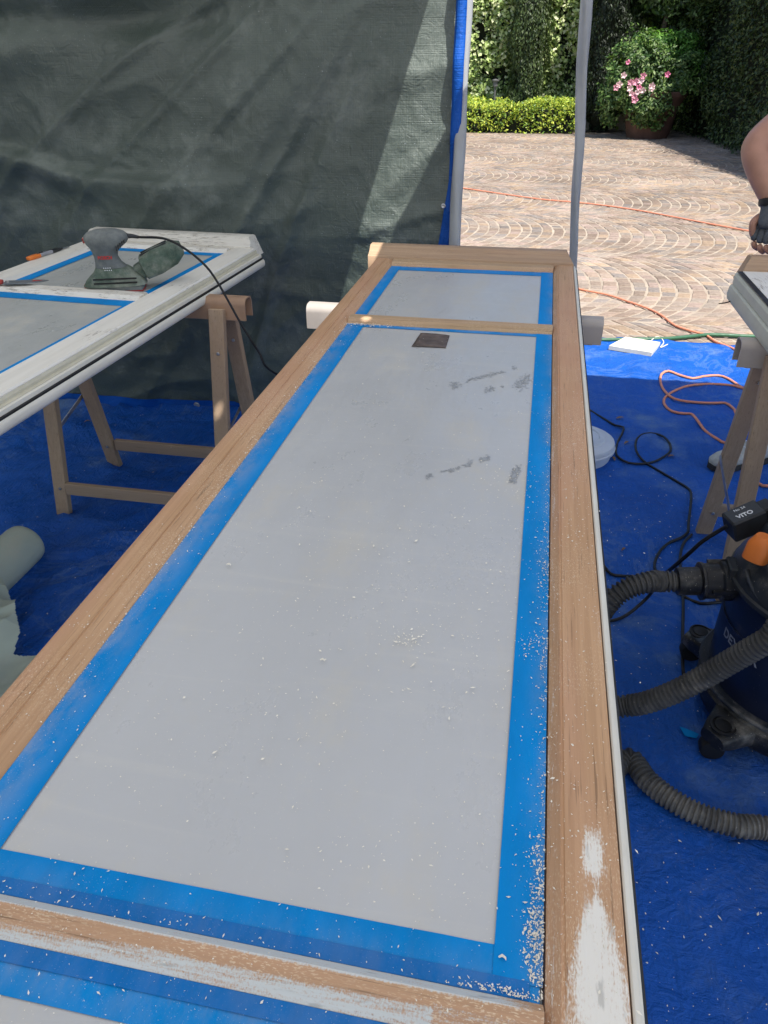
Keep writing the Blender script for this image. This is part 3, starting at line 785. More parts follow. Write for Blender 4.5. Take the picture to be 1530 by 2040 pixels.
obj('weather_moulding', MB().add(vs, [(k, (k+1) % nmp, nmp+(k+1) % nmp, nmp+k) for k in range(nmp)]+[tuple(range(nmp))[::-1], tuple(range(nmp, 2*nmp))]), M_woodM, leaf3, smooth=50, local=True)

# ------------------------------------------------------------------ trestles
def trestle(x0, x1, yc, frames, zb, label, m_cov, cover=True, foot=.185, dzl=0.0, beam_h=.074):
    t = thing('trestle', ((x0+x1)/2, yc, 0), label, 'trestle', 'wooden trestles under the door leaves')
    hb = .026
    c_in = .004
    obj('beam', MB().box((x0+(.02 if cover else 0), yc-hb, zb-beam_h), (x1-(.02 if cover else 0), yc+hb, zb-.008), None, .003), M_legX, t)
    if cover:
        n_ = 8; outp = []; inp = []
        w_ = hb+.005; r_c = .022
        def arch(w_, zt, r_c):
            pts_ = [(-w_, zb-beam_h+.004)]
            pts_ += [(-w_+r_c-r_c*math.cos(a*math.pi/2/n_), zt-r_c+r_c*math.sin(a*math.pi/2/n_)) for a in range(n_+1)]
            pts_ += [(w_-r_c+r_c*math.sin(a*math.pi/2/n_), zt-r_c+r_c*math.cos(a*math.pi/2/n_)) for a in range(n_+1)]
            pts_ += [(w_, zb-beam_h+.004)]; return pts_
        po = arch(w_, zb, r_c); pi_ = arch(w_-.004, zb-.004, r_c-.004)
        prof = [(yc+y, z) for y, z in po]+[(yc+y, z) for y, z in pi_[::-1]]
        # ends of the arch are open, so the faces between outer and inner line are quads
        k_ = len(po); vs = [(x, y, z) for x in (x0, x1) for y, z in prof]; n2 = 2*k_
        fs = [(i, (i+1) % n2, n2+(i+1) % n2, n2+i) for i in range(n2)]
        for s_ in (0, n2):
            fs += [(s_+i, s_+i+1, s_+n2-2-i, s_+n2-1-i) for i in range(k_-1)]
        obj('beam_cover', (vs, fs), m_cov, t, smooth=40)
    zt = zb-.03
    for fx in frames:
        for s_ in (-1, 1):
            a = Vector((fx, yc+s_*foot, .004)); b = Vector((fx, yc+s_*.040, zt))
            lg = MB().bar(a, b, .026, .048, Vector((1, 0, 0)), .002)
            obj('leg', lg, M_legs, t)
        a = Vector((fx-.026, yc-.135, .30)); b = Vector((fx-.026, yc+.02, .43))
        for zz_ in (.106, .60):
            for s_ in (-1, 1):
                yy_ = yc+s_*(foot+(.040-foot)*zz_/zt)
                obj('screw', MB().lathe([(.0055, 0), (.0055, .002), (.003, .0028)], (fx+.004, yy_-.0155, zz_), 10, Matrix.Rotation(R(90), 3, 'X')), M_metal, t)
        lk = obj('link', MB().bar((fx-.028, yc-.128, .26), (fx-.028, yc+.118, .33), .003, .014, Vector((0, 0, 1))), M_metal, t)
    if len(frames) > 1:
        for s_ in (-1, 1):
            y = yc+s_*(foot-.012)
            obj('stretcher', MB().box((frames[0]+.026, y-.010, .085), (frames[1]-.026, y+.010, .128), None, .002), M_legX, t)
    return t
trestle(-.655, .205, 2.140, (-.52, .06), .7595, 'far trestle under the bare wood door, its white wrapped beam end in the sun', M_card)
trestle(-.44, .06, .50, (-.34, -.04), .7595, 'near trestle hidden under the bare wood door in the foreground', M_card)
trestle(-1.74, -.857, 2.165, (-1.555, -.945), .7585, 'brown trestle holding the white door leaf in front of the green tarp', M_cardb, beam_h=.070)
t4 = trestle(.560, 1.42, 2.085, (.648, 1.30), .740, 'trestle at the right edge with grey wrapped beam, behind the vacuum cleaner', M_card)

# ------------------------------------------------------------------ things on the left leaf
# sander
def lw(x, y, z=0):        # left-leaf local to world (z above its film)
    c_, s_ = math.cos(ang2), math.sin(ang2)
    return Vector((O2.x+x*c_-y*s_, O2.y+x*s_+y*c_, .788+z))
cs = lw(-.212, -.548)
sd = thing('orbital_sander', (cs.x-.012, cs.y, .7885), 'dusty green and grey palm sander standing on the white door leaf', 'sander', rz=R(20))
def pad(s_, z):   # iron-shaped outline, nose to the left
    s_ *= .93; return [(-.088*s_, -.012*s_), (-.075*s_, -.034*s_), (-.03*s_, -.045*s_), (.04*s_, -.046*s_), (.088*s_, -.046*s_), (.092*s_, .0), (.088*s_, .046*s_), (.04*s_, .046*s_), (-.03*s_, .045*s_), (-.075*s_, .034*s_), (-.088*s_, .012*s_)]
def pad_prism(s_, z0, z1, s2=None):
    a = pad(s_, 0); b = pad(s2 or s_, 0); n_ = len(a)
    return MB().add([(x, y, z0) for x, y in a]+[(x, y, z1) for x, y in b], [tuple(range(n_))[::-1], tuple(range(n_, 2*n_))]+[(k, (k+1) % n_, n_+(k+1) % n_, n_+k) for k in range(n_)])
obj('sanding_sheet', pad_prism(1.0, 0, .003), M_redtxt, sd, local=True)
obj('sole_plate', pad_prism(.98, .0032, .014), M_sgrey, sd, local=True)
obj('nose_guard', MB().loft([((-.083, 0, .003), (.010, 0, 0), (0, .020, 0), 3), ((-.083, 0, .017), (.009, 0, 0), (0, .018, 0), 3)], 14), M_sred, sd, local=True, smooth=40)
hs = [(.000, .0155, .092, .048, 3.5), (.002, .028, .086, .046, 3.4), (.004, .040, .076, .043, 3.0), (.004, .052, .062, .040, 2.6), (-.002, .066, .048, .036, 2.3)]
obj('housing', MB().loft([((cx, 0, z), (rx, 0, 0), (0, ry, 0), p) for cx, z, rx, ry, p in hs], 32), M_sgreen, sd, local=True, smooth=50)
hn = [(-.004, .0665, .046, .034, 2.2), (-.010, .080, .038, .031, 2.2), (-.014, .096, .034, .030, 2.2), (-.014, .110, .037, .032, 2.2), (-.010, .122, .046, .036, 2.3), (-.006, .134, .058, .040, 2.4), (-.004, .146, .064, .042, 2.5), (-.004, .156, .062, .041, 2.5), (-.004, .165, .052, .034, 2.4), (-.003, .171, .034, .022, 2.2), (-.002, .173, .012, .008, 2)]
obj('handle', MB().loft([((cx, 0, z), (rx, 0, 0), (0, ry, 0), p) for cx, z, rx, ry, p in hn], 32), M_sgrey, sd, local=True, smooth=60)
obj('switch', MB().box((-.0700, -.012, .136), (-.0640, .012, .152), None, .002), M_sred, sd, local=True)
for k in range(5):
    obj('vent_slot', MB().box((-.0015, -.006, -.0012), (.0015, .006, .0012), Matrix.Translation((.026+.006*k, -.0375+.0006*k*k, .124+.0045*k)) @ Matrix.Rotation(R(60), 4, 'X')), M_black, sd, local=True)
for k in range(8):
    obj('dust_hole', MB().lathe([(.0016, 0), (.0016, .001)], (-.020+.006*(k % 4)+.003*(k//4), -.0366-.0013*(k//4)*2, .070-.0058*(k//4)), 8, Matrix.Rotation(R(90), 3, 'X')), M_whitetxt, sd, local=True)
for z in (.026, .038):
    obj('groove', MB().box((-.055, -.0490, z), (.070, -.0445, z+.004)), M_black, sd, local=True)
text('BOSCH', .0125, M_redtxt, sd, Matrix.Translation((-.012, -.0325, .098)) @ Matrix.Rotation(R(84), 4, 'X'), font_bold=.0006)
# dust box behind, to the right
dM = Matrix.Translation((.062, .018, .042)) @ Matrix.Rotation(R(4), 4, 'Z') @ Matrix.Rotation(R(-20), 4, 'Y') @ Matrix.Scale(1.22, 4)
b = MB().loft([(dM @ Vector(c_), dM.to_3x3() @ Vector((0, w_, 0)), dM.to_3x3() @ Vector((0, 0, h_)), 4) for c_, w_, h_ in
     (((0, 0, .0), .022, .016), ((.020, 0, .0), .024, .020), ((.024, 0, .004), .036, .028), ((.060, 0, .006), .038, .031), ((.105, 0, .008), .034, .027), ((.128, 0, .010), .024, .015))], 24)
obj('dust_box', b, M_sgreen, sd, local=True, smooth=45)
b = MB()
for k, yy in enumerate((-.014, .014)): b.bar(dM @ Vector((.03, yy, .034)), dM @ Vector((.10, yy*.8, .036)), .006, .006, Vector((0, 0, 1)), .001)
obj('box_rib', b, M_dark, sd, local=True)
obj('cable_sleeve', MB().tube([(.050, 0, .152), (.070, .002, .150), (.088, .004, .146)], [.008, .006, .0045], 12), M_dark, sd, local=True, smooth=40)
# its cable
pc = Matrix.Rotation(R(20), 3, 'Z') @ Vector((.088, .004, .146))
cp = [Vector((cs.x-.012, cs.y, .7885))+pc, PY(330, 476, 2.06), PY(375, 500, 2.07), PY(410, 530, 2.08), PY(432, 560, 2.085), PY(455, 600, 2.085), PY(480, 645, 2.085), PY(515, 700, 2.09), PY(550, 745, 2.12), Vector((-.62, 2.45, .30)), Vector((-.60, 2.55, .08)), Vector((-.50, 2.62, .018))]
top('sander_cable', MB().tube(smooth_path(cp, .015), .0036, 8), M_cordb, cp[-1], 'thin grey cable hanging from the sander down past the trestle', 'cable', smooth=True)
# cutter knife
ka, kb = P(55, 516, .806), P(136, 490, .806)
kd = (kb-ka); kl = kd.length; km = Matrix.Translation(ka) @ Matrix.Rotation(math.atan2(kd.y, kd.x), 4, 'Z')
kn = thing('utility_knife', ka, 'orange and grey snap-off utility knife on the outer edge of the white door leaf', 'knife', rz=math.atan2(kd.y, kd.x))
b = MB().loft([((x, 0, 0), (0, w_, 0), (0, 0, h_), 3.2) for x, w_, h_ in ((0, .006, .004), (.004, .010, .0065), (.03, .0115, .007), (.055, .0105, .0065))], 16)
obj('end_cap', b, M_knob, kn, local=True, smooth=50)
obj('grip', MB().loft([((x, 0, 0), (0, w_, 0), (0, 0, h_), 3.2) for x, w_, h_ in ((.0552, .0102, .0063), (.08, .0108, .0065), (.115, .0105, .006))], 16), plain('knife_grip', (.30, .31, .35), .5), kn, local=True, smooth=50)
obj('blade_housing', MB().loft([((x, 0, -.001), (0, w_, 0), (0, 0, h_), 4) for x, w_, h_ in ((.1152, .0095, .0045), (.150, .0085, .004), (.170, .006, .003))], 12), M_dark, kn, local=True, smooth=50)
obj('blade', MB().box((.1702, -.0045, -.003), (kl+.002, .0045, -.0022)), M_steel, kn, local=True)
obj('slider', MB().box((.06, -.004, .0066), (.075, .004, .0105), None, .001), M_dark, kn, local=True)
obj('rail_strip', MB().box((.02, -.0025, .0062), (.150, .0025, .0066)), M_black, kn, local=True)
# pointed scraper at the left edge
sa, sb = P(-30, 566, .806), P(98, 561, .803)
sdv = sb-sa; sl2 = sdv.length
scp = thing('scraper', sa, 'pointed steel scraper with red tip and handle lying across the white leaf bar', 'scraper', rz=math.atan2(sdv.y, sdv.x))
obj('blade', MB().poly([(.055, -.020), (.115, -.026), (.165, -.018), (sl2, .0), (.165, .010), (.115, .018), (.055, .020)], .0002, .0022), M_steel, scp, local=True)
obj('rust_tip', MB().poly([(.135, -.008), (sl2-.018, -.001), (sl2-.03, .003), (.14, .005)], .0023, .0029), M_redtxt, scp, local=True)
obj('handle', MB().loft([((x, 0, .004), (0, w_, 0), (0, 0, h_), 2.6) for x, w_, h_ in ((-.06, .010, .008), (-.03, .014, .010), (.03, .013, .010), (.052, .009, .006))], 16), M_sred, scp, local=True, smooth=50)
obj('rivet', MB().lathe([(.005, 0), (.005, .002), (.003, .003)], (.066, 0, .0025), 12), M_metal, scp, local=True, smooth=40)

# sandpaper on the main leaf
q = [P(x, y, .788) for x, y in ((838, 663), (896, 668), (888, 693), (820, 690))]
vs = []
for j in range(9):
    for i in range(9):
        u, v = i/8, j/8; p = (q[0].lerp(q[1], u)).lerp(q[3].lerp(q[2], u), v)
        vs.append((p.x, p.y, .7880+.0015*math.sin(u*math.pi)+.0006*noise.noise((u*4, v*4, 0))))
so_ = top('sandpaper', (vs, [(j*9+i, j*9+i+1, (j+1)*9+i+1, (j+1)*9+i) for j in range(8) for i in range(8)]), M_sandp, (q[0].x, q[0].y, .788), 'small square of worn dark brown sandpaper on the grey film', 'sandpaper', smooth=True)
md = so_.modifiers.new('t', 'SOLIDIFY'); md.thickness = .0008

# ------------------------------------------------------------------ flakes and sanding dust
fv = []; ff = []
def fl(x, y, s_, z=None):
    if z is None:
        z = .7885
        if x > .0725: z = .8005
        elif x > .060: z = .789+(x-.060)*.9
        elif x < -.4945: z = .8004
        elif x < -.470: z = .789+(-.470-x)*.45
        if .262 < y < .298: z = .801
        if 1.876 < y < 1.935: z = .801
    flake(x, y, s_, z, fv, ff, 2.6, .0012)
for _ in range(6000):
    x = rnd.uniform(-.52, .12); y = .2+1.65*rnd.random()**1.3
    if noise.noise((x*9, y*9, 4)) < rnd.uniform(-.5, .35): continue
    fl(x, y, abs(rnd.gauss(0, .00042))+.00022)
for cx, cy, sx, sy, n_ in ((-.13, .72, .09, .10, 200), (-.06, .95, .12, .10, 190), (0.0, 1.08, .03, .06, 70), (-.11, .68, .012, .010, 60), (-.02, .75, .04, .2, 120), (-.30, 1.35, .03, .10, 70), (-.33, 1.05, .03, .12, 60), (-.25, .9, .15, .2, 120), (-.1, .50, .15, .1, 60)):
    for _ in range(n_): fl(rnd.gauss(cx, sx), rnd.gauss(cy, sy), abs(rnd.gauss(0, .0007))+.00035)
for _ in range(750):                   # along the inner edge of the right stile
    y = .31+1.1*rnd.random()**1.6; fl(.0600-abs(rnd.gauss(0, .006)), y, abs(rnd.gauss(0, .0005))+.00022)
for cx, cy, sx, sy, n_ in ((.0535, .345, .005, .022, 330), (.054, .40, .004, .02, 120), (.030, .300, .018, .0025, 130), (.045, .70, .014, .012, 90), (.050, .86, .008, .05, 120), (-.40, .306, .03, .002, 20), (-.2, .300, .1, .002, 20)):
    for _ in range(n_):
        x = min(.0595, rnd.gauss(cx, sx)); y = max(.2985, rnd.gauss(cy, sy)); fl(x, y, abs(rnd.gauss(0, .0006))+.0003, .7886+rnd.random()*.0015)
for _ in range(900): fl(-.470-abs(rnd.gauss(0, .008))+.004, .5+1.4*rnd.random(), abs(rnd.gauss(0, .0005))+.0003)
for _ in range(700):
    x = rnd.uniform(.062, .121); fl(x, .3+1.2*rnd.random()**1.2, abs(rnd.gauss(0, .0004))+.00025)
for _ in range(260): fl(rnd.gauss(-.42, .035), rnd.gauss(1.868, .004), abs(rnd.gauss(0, .0009))+.0005, .7886+rnd.random()*.002)
top('paint_flakes', (fv, ff), M_flake, (-.2, 1.2, .79), 'pale paint flakes and sanding dust scattered over the bare wood door', 'dust', kind='stuff')
fv = []; ff = []
for _ in range(4200):
    if rnd.random() < .6: x = rnd.uniform(.14, 1.1); y = .3+2.4*rnd.random()
    else: x = rnd.uniform(-2.0, -.55); y = .9+2.0*rnd.random()
    c_ = noise.noise((x*3, y*3, 7))
    if rnd.random() > .35+c_*1.1: continue
    flake(x, y, abs(rnd.gauss(0, .0011))+.0005, ground_z(x, y)+.0008, fv, ff, 2.4, .0012)
top('floor_dust', (fv, ff), M_flake, (.4, 1.2, .0), 'white paint flakes fallen on the blue tarpaulin', 'dust', kind='stuff')
# two larger curled chips
for (px_, py_), s_, lb in (((455, 1125), .003, 'small curled cream paint chip alone on the grey film'), ((642, 1315), .0026, 'curled paint chip in the middle of the grey film'), ((1000, 1908), .0026, 'curled white paint chip on the lower blue tape')):
    q_ = P(px_, py_, .790); b = MB().tube([q_+Vector((-s_, 0, 0)), q_+Vector((0, s_*.6, .0006)), q_+Vector((s_, .2*s_, .0)), q_+Vector((s_*1.2, -s_*.6, .0008))], [s_*.3, s_*.45, s_*.4, s_*.15], 6)
    top('paint_chip', b, M_flake, (q_.x, q_.y, .788), lb, 'paint chip', 'larger paint chips')

# ------------------------------------------------------------------ floor things
# bucket lid
bk = thing('bucket', (.232, 2.77, .006), 'low round white plastic tub with ribbed lid on the blue tarpaulin', 'bucket')
obj('tub', MB().lathe([(.128, 0), (.138, .004), (.143, .040)], (.232, 2.77, .008), 48), M_bucket, bk, smooth=40)
obj('lid', MB().lathe([(.146, .0), (.152, .002), (.153, .012), (.150, .016), (.150, .024), (.146, .034), (.128, .044), (.112, .046), (.108, .052), (.088, .053), (.084, .049), (.050, .049), (.047, .052), (.0, .052)], (.232, 2.77, .046), 56), M_bucket, bk, smooth=35)
# cream board
cb = [P(1212, 697, .010), P(1297, 711, .010), P(1314, 690, .010), P(1245, 679, .010)]
top('board_offcut', MB().poly([(p.x, p.y) for p in cb], .012, .034), M_board, (cb[0].x, cb[0].y, .01), 'thick cream board offcut lying on the sunlit tarpaulin edge', 'board')
top('twine', MB().tube(smooth_path([P(1296, 680, .03), P(1305, 672, .02), P(1315, 672, .02), P(1322, 682, .02), P(1316, 692, .02), P(1330, 686, .022)], .01), .003, 6), M_board, P(1296, 680, .01), 'short end of pale twine beside the cream board', 'twine', smooth=True)
def cable(name, pxs, r, m, label, cat, step=.02, zz=None):
    pts_ = []
    for i, q_ in enumerate(pxs):
        if len(q_) == 2:
            p = P(q_[0], q_[1], .0); p = P(q_[0], q_[1], gz(p)+r); pts_.append(p)
        else: pts_.append(P(*q_))
    sp = smooth_path(pts_, step)
    return top(name, MB().tube(sp, r, 8), m, (sp[0].x, sp[0].y, 0), label, cat, smooth=True)
cable('extension_cord', [(860, 366), (925, 375), (1000, 386), (1080, 397), (1160, 404), (1240, 414), (1300, 424), (1400, 443), (1470, 456), (1515, 464), (1600, 480)], .007, M_orange, 'orange extension cord running straight across the far paving', 'cord')
cable('extension_cord', [(1120, 566), (1160, 577), (1210, 587), (1250, 600), (1290, 614), (1318, 628), (1345, 648), (1380, 660), (1405, 667), (1425, 680), (1450, 690), (1470, 700), (1490, 718), (1508, 735), (1560, 760)], .0068, M_orange, 'orange extension cord crossing under the green hose onto the tarpaulin', 'cord')
cable('extension_cord', [(1640, 800), (1500, 780), (1480, 773), (1450, 754), (1430, 748), (1400, 750), (1380, 754), (1350, 746), (1332, 739), (1318, 745), (1316, 762), (1325, 780), (1345, 795), (1380, 801), (1420, 803), (1445, 803), (1462, 815), (1472, 832), (1520, 860)], .006, M_orange, 'coiled orange extension cord, upper loop on the blue tarpaulin', 'cord')
cable('extension_cord', [(1640, 790), (1495, 776), (1460, 768), (1420, 765), (1375, 768), (1345, 778), (1325, 792), (1324, 806), (1340, 820), (1365, 824), (1378, 825), (1390, 838), (1405, 858), (1430, 875), (1452, 885), (1530, 900), (1560, 930), (1530, 968), (1510, 962)], .006, M_orange, 'coiled orange extension cord, lower loop running behind the trestle leg', 'cord')
cable('garden_hose', [(1080, 674), (1160, 676), (1200, 677), (1260, 676), (1320, 675), (1370, 671), (1410, 667), (1450, 668), (1500, 670), (1600, 668)], .011, M_hoseg, 'green garden hose along the edge of the blue tarpaulin', 'hose')
cable('power_cable', [(1150, 800), (1180, 820), (1205, 835), (1225, 847), (1242, 851), (1240, 862), (1231, 880), (1227, 900), (1233, 912), (1252, 922), (1280, 924), (1305, 919), (1325, 908), (1336, 898), (1334, 883), (1322, 870), (1305, 864), (1285, 864), (1270, 873), (1266, 890), (1272, 907), (1288, 923), (1320, 942), (1350, 960), (1372, 974), (1377, 990), (1372, 1040), (1370, 1060), (1355, 1072), (1335, 1080), (1317, 1095), (1306, 1115), (1304, 1130), (1310, 1142), (1325, 1160), (1360, 1186), (1395, 1202), (1440, 1199)], .0046, M_cordb, 'black cable looping once over the blue tarpaulin beside the bucket', 'cable')
cable('power_cable', [(1378, 1065), (1362, 1082), (1355, 1110), (1357, 1150), (1361, 1200), (1360, 1260), (1360, 1320), (1362, 1345)], .0046, M_cordb, 'black cable running straight towards the vacuum caster', 'cable')
cable('power_cable', [(1150, 1085), (1190, 1110), (1210, 1137), (1225, 1146), (1260, 1148), (1300, 1150)], .0046, M_cordb, 'short black cable emerging from beneath the door stile', 'cable')
# dry leaves
for i, (x, y) in enumerate(((1235, 835), (1247, 889), (1222, 917), (1337, 909), (1242, 1096), (174, 839))):
    q_ = P(x, y, .012); a = rnd.uniform(0, 6); s_ = (.022, .018, .018, .016, .012, .016)[i]
    vs = []; 
    for t in range(7):
        u = t/6; wd = math.sin(u*math.pi)**.8*.33
        for k in (-1, 0, 1):
            xx = (u-.5)*2*s_; yy = k*wd*s_; zz = .004+.004*abs(k)*wd*2+.003*math.sin(u*3)
            vs.append((q_.x+xx*math.cos(a)-yy*math.sin(a), q_.y+xx*math.sin(a)+yy*math.cos(a), ground_z(q_.x, q_.y)+zz))
    lab = ['pointed dry leaf just above the black cable bend', 'dry leaf between the bucket and the cable loop', 'dry leaf touching the rim of the bucket', 'dry leaf at the right end of the black cable loop', 'tiny dark dry leaf below the cable loops, nearest the foreground door', 'curled dry leaf on the tarpaulin between the left trestle legs'][i]
    top('dry_leaf', (vs, [(t*3+k, t*3+k+1, (t+1)*3+k+1, (t+1)*3+k) for t in range(6) for k in range(2)]), M_dryleaf, (q_.x, q_.y, .01), lab, 'leaf', 'dry leaves on the tarpaulin', smooth=True)
top('tape_scrap', MB().poly([(p.x, p.y) for p in (P(1352, 1455), P(1372, 1462), P(1390, 1470), P(1385, 1478), P(1362, 1473))], .012, .0135), M_tape, P(1370, 1466), 'torn scrap of blue tape stuck by the front vacuum caster', 'tape')

# roll of masking film
n_r = 40; vs = []; ra = Vector((-1.500, 1.70, .078)); rb = Vector((-1.50, .55, .078))
secs = [0, .006, .02, .1, .25, .4, .6, .8, 1.0]
for i, t in enumerate(secs):
    c_ = ra.lerp(rb, t); rr = .068*(1+.03*noise.noise((t*5, 0, 0)))
    if i == 0: rr *= .88
    if i == 1: rr *= .97
    for k in range(n_r):
        a = math.tau*k/n_r; r2 = rr*(1+.018*noise.noise((math.cos(a)*1.5, math.sin(a)*1.5, t*6)))
        vs.append((c_.x+r2*math.cos(a), c_.y, c_.z+r2*math.sin(a)*.97))
fs = [(i*n_r+k, i*n_r+(k+1) % n_r, (i+1)*n_r+(k+1) % n_r, (i+1)*n_r+k) for i in range(len(secs)-1) for k in range(n_r)]+[tuple(range(n_r)), tuple(range((len(secs)-1)*n_r, len(secs)*n_r))]
top('film_roll', (vs, fs), M_rollf, (ra.x, 1.1, 0), 'thick roll of grey green masking film lying on the blue tarpaulin', 'roll', smooth=60)
# crumpled loose film beside it
bx = [P(x, y, .03) for x, y in ((-160, 1130), (-40, 1160), (12, 1178), (24, 1200), (34, 1233), (48, 1243), (46, 1262), (49, 1284), (30, 1312), (60, 1310), (110, 1318), (150, 1400), (60, 1560), (-200, 1500), (-300, 1300))]
poly_ = [(p.x, p.y) for p in bx]
minx, maxx = min(p[0] for p in poly_), max(p[0] for p in poly_); miny, maxy = min(p[1] for p in poly_), max(p[1] for p in poly_)
def crz(x, y):
    h = .10*(.5+.5*noise.noise((x*3.2, y*3.2, 3)))
    for k, (ax, ay) in enumerate(((1, .5), (.3, 1), (-.8, .9))):
        h += .060*(1-abs(noise.noise((x*6*ax+y*5*ay+k*9, x*3-y*3, k)))*3.2)*(.6, .5, .4)[k]
    dl = min(1, max(0, (x+1.12)/-.25)); 
    return .012+max(0, h)*(.35+.65*dl)
NXc = 260; vmap = {}; vs = []; fs = []
for j in range(NXc):
    for i in range(NXc):
        cxm = minx+(maxx-minx)*(i+.5)/NXc; cym = miny+(maxy-miny)*(j+.5)/NXc
        if not inside((cxm, cym), poly_): continue
        f = []
        for (a_, b_) in ((i, j), (i+1, j), (i+1, j+1), (i, j+1)):
            if (a_, b_) not in vmap:
                x = minx+(maxx-minx)*a_/NXc; y = miny+(maxy-miny)*b_/NXc
                vmap[(a_, b_)] = len(vs); vs.append((x, y, crz(x, y)))
            f.append(vmap[(a_, b_)])
        fs.append(tuple(f))
lf = top('loose_film', (vs, fs), M_rollf, (-1.3, 1.2, 0), 'crumpled loose masking film next to its roll', 'plastic film', smooth=True)

# ------------------------------------------------------------------ vacuum cleaner
VX, VY = .705, 1.455
vc = thing('vacuum_cleaner', (VX, VY, .008), 'black and navy workshop vacuum cleaner with orange knob on casters', 'vacuum')
obj('drum', MB().lathe([(.185, .115), (.196, .13), (.198, .25), (.192, .385)], (VX, VY, 0), 56), M_vacb, vc, smooth=40)
obj('base', MB().lathe([(.17, .045), (.205, .05), (.213, .07), (.213, .105), (.206, .112), (.200, .122), (.19, .124)], (VX, VY, 0), 56), M_vac, vc, smooth=35)
obj('drum_ring', MB().lathe([(.199, .122), (.216, .124), (.218, .131), (.214, .136), (.199, .135)], (VX, VY, 0), 56), M_vach, vc, smooth=40)
hd = obj('head', MB().lathe([(.193, .386), (.203, .388), (.206, .40), (.200, .425), (.186, .45), (.176, .465), (.172, .49), (.160, .52), (.135, .545), (.09, .56), (0, .565)], (VX, VY, 0), 56), M_vach, vc, smooth=40)
obj('head_band', MB().lathe([(.2035, .392), (.2085, .396), (.2085, .404), (.2045, .408)], (VX, VY, 0), 56), M_dark, vc, smooth=40)
kp = PY(1516, 1088, 1.42); 
ka_ = math.atan2(kp.y-VY, kp.x-VX)
obj('knob', MB().loft([(kp+Vector((0, 0, -.035)), (.018, -.014, 0), (.012, .016, 0), 2.6), (kp+Vector((-.004, -.004, -.028)), (.021, -.016, 0), (.014, .018, 0), 3), (kp+Vector((-.003, -.003, .012)), (.019, -.014, .003), (.013, .016, .002), 3), (kp+Vector((0, 0, .026)), (.012, -.009, 0), (.008, .01, 0), 2.4)], 20), M_knob, vc, smooth=45)
# ridges pressed into the head under the knob
for k, rr in enumerate((.055, .075)):
    pts_ = [Vector((VX+(.197-.002*k)*math.cos(a), VY+(.197-.002*k)*math.sin(a), .445-.0-rr*math.sin((a-R(190))/R(50)*math.pi)*.6)) for a in [R(190)+R(50)*t/20 for t in range(21)]]
    obj('head_ridge', MB().tube(pts_, .006, 8), M_vach, vc, smooth=True)
# inlet
pt = P(1352, 1158, .36); pin = Vector((VX-.17, VY+.03, .372)); dx_ = (pt-pin); L_ = dx_.length
def axisM(a, b):
    z = (b-a).normalized(); y = Vector((0, 0, 1)); y = (y-z*y.dot(z)).normalized(); x = y.cross(z)
    return Matrix(((x.x, y.x, z.x), (x.y, y.y, z.y), (x.z, y.z, z.z)))
AM = axisM(pin, pt)
obj('inlet', MB().lathe([(.046, -.01), (.046, .05), (.041, .055), (.041, L_*.62), (.044, L_*.62+.002), (.044, L_*.62+.008), (.036, L_*.62+.01)], pin, 28, AM), M_vac, vc, smooth=35)
obj('hose_cuff', MB().lathe([(.033, L_*.62+.0105), (.032, L_+.004), (.027, L_+.006)], pin, 28, AM), M_vac, vc, smooth=35)
for a in (30, 150, 270):
    obj('inlet_rib', MB().box((-.004, .040, .01), (.004, .049, L_*.55), Matrix.Translation(pin) @ (Matrix.Rotation(0, 4, 'X') @ AM.to_4x4()) @ Matrix.Rotation(R(a), 4, 'Z')), M_vac, vc)
obj('latch', MB().box((VX-.215, VY-.01, .395), (VX-.195, VY+.045, .425), None, .003), M_dark, vc)
# caster arms and wheels
for (ax, ay) in ((-.188, .165), (-.190, -.165), (.188, .165), (.188, -.165)):
    w_ = Vector((VX+ax, VY+ay, 0)); inn = Vector((VX+ax*.62, VY+ay*.62, 0)); t_ = (w_-inn).normalized(); s_ = Vector((-t_.y, t_.x, 0))
    secs_ = [(inn+Vector((0, 0, .088)), s_*.075, Vector((0, 0, .030)), 5), (inn.lerp(w_, .5)+Vector((0, 0, .084)), s_*.055, Vector((0, 0, .026)), 5), (w_+Vector((0, 0, .078)), s_*.040, Vector((0, 0, .024)), 4), (w_+t_*.024+Vector((0, 0, .074)), s_*.030, Vector((0, 0, .018)), 3)]
    arm = obj('caster_arm', MB().loft(secs_, 28), M_vac, vc, smooth=45)
    pv = w_-t_*.004
    obj('pivot_cap', MB().lathe([(.028, .0), (.028, .004), (.024, .005), (.024, .002), (.019, .002), (.018, .005), (.008, .007), (0, .007)], (pv.x, pv.y, .1008), 28), M_black, arm, smooth=35)
    wM = Matrix.Rotation(R(90), 3, 'X') @ Matrix.Identity(3)
    obj('wheel', MB().lathe([(.010, -.016), (.026, -.015), (.028, -.010), (.028, .010), (.026, .015), (.010, .016)], (w_.x-.008, w_.y, .036), 28, wM), M_black, arm, smooth=35)
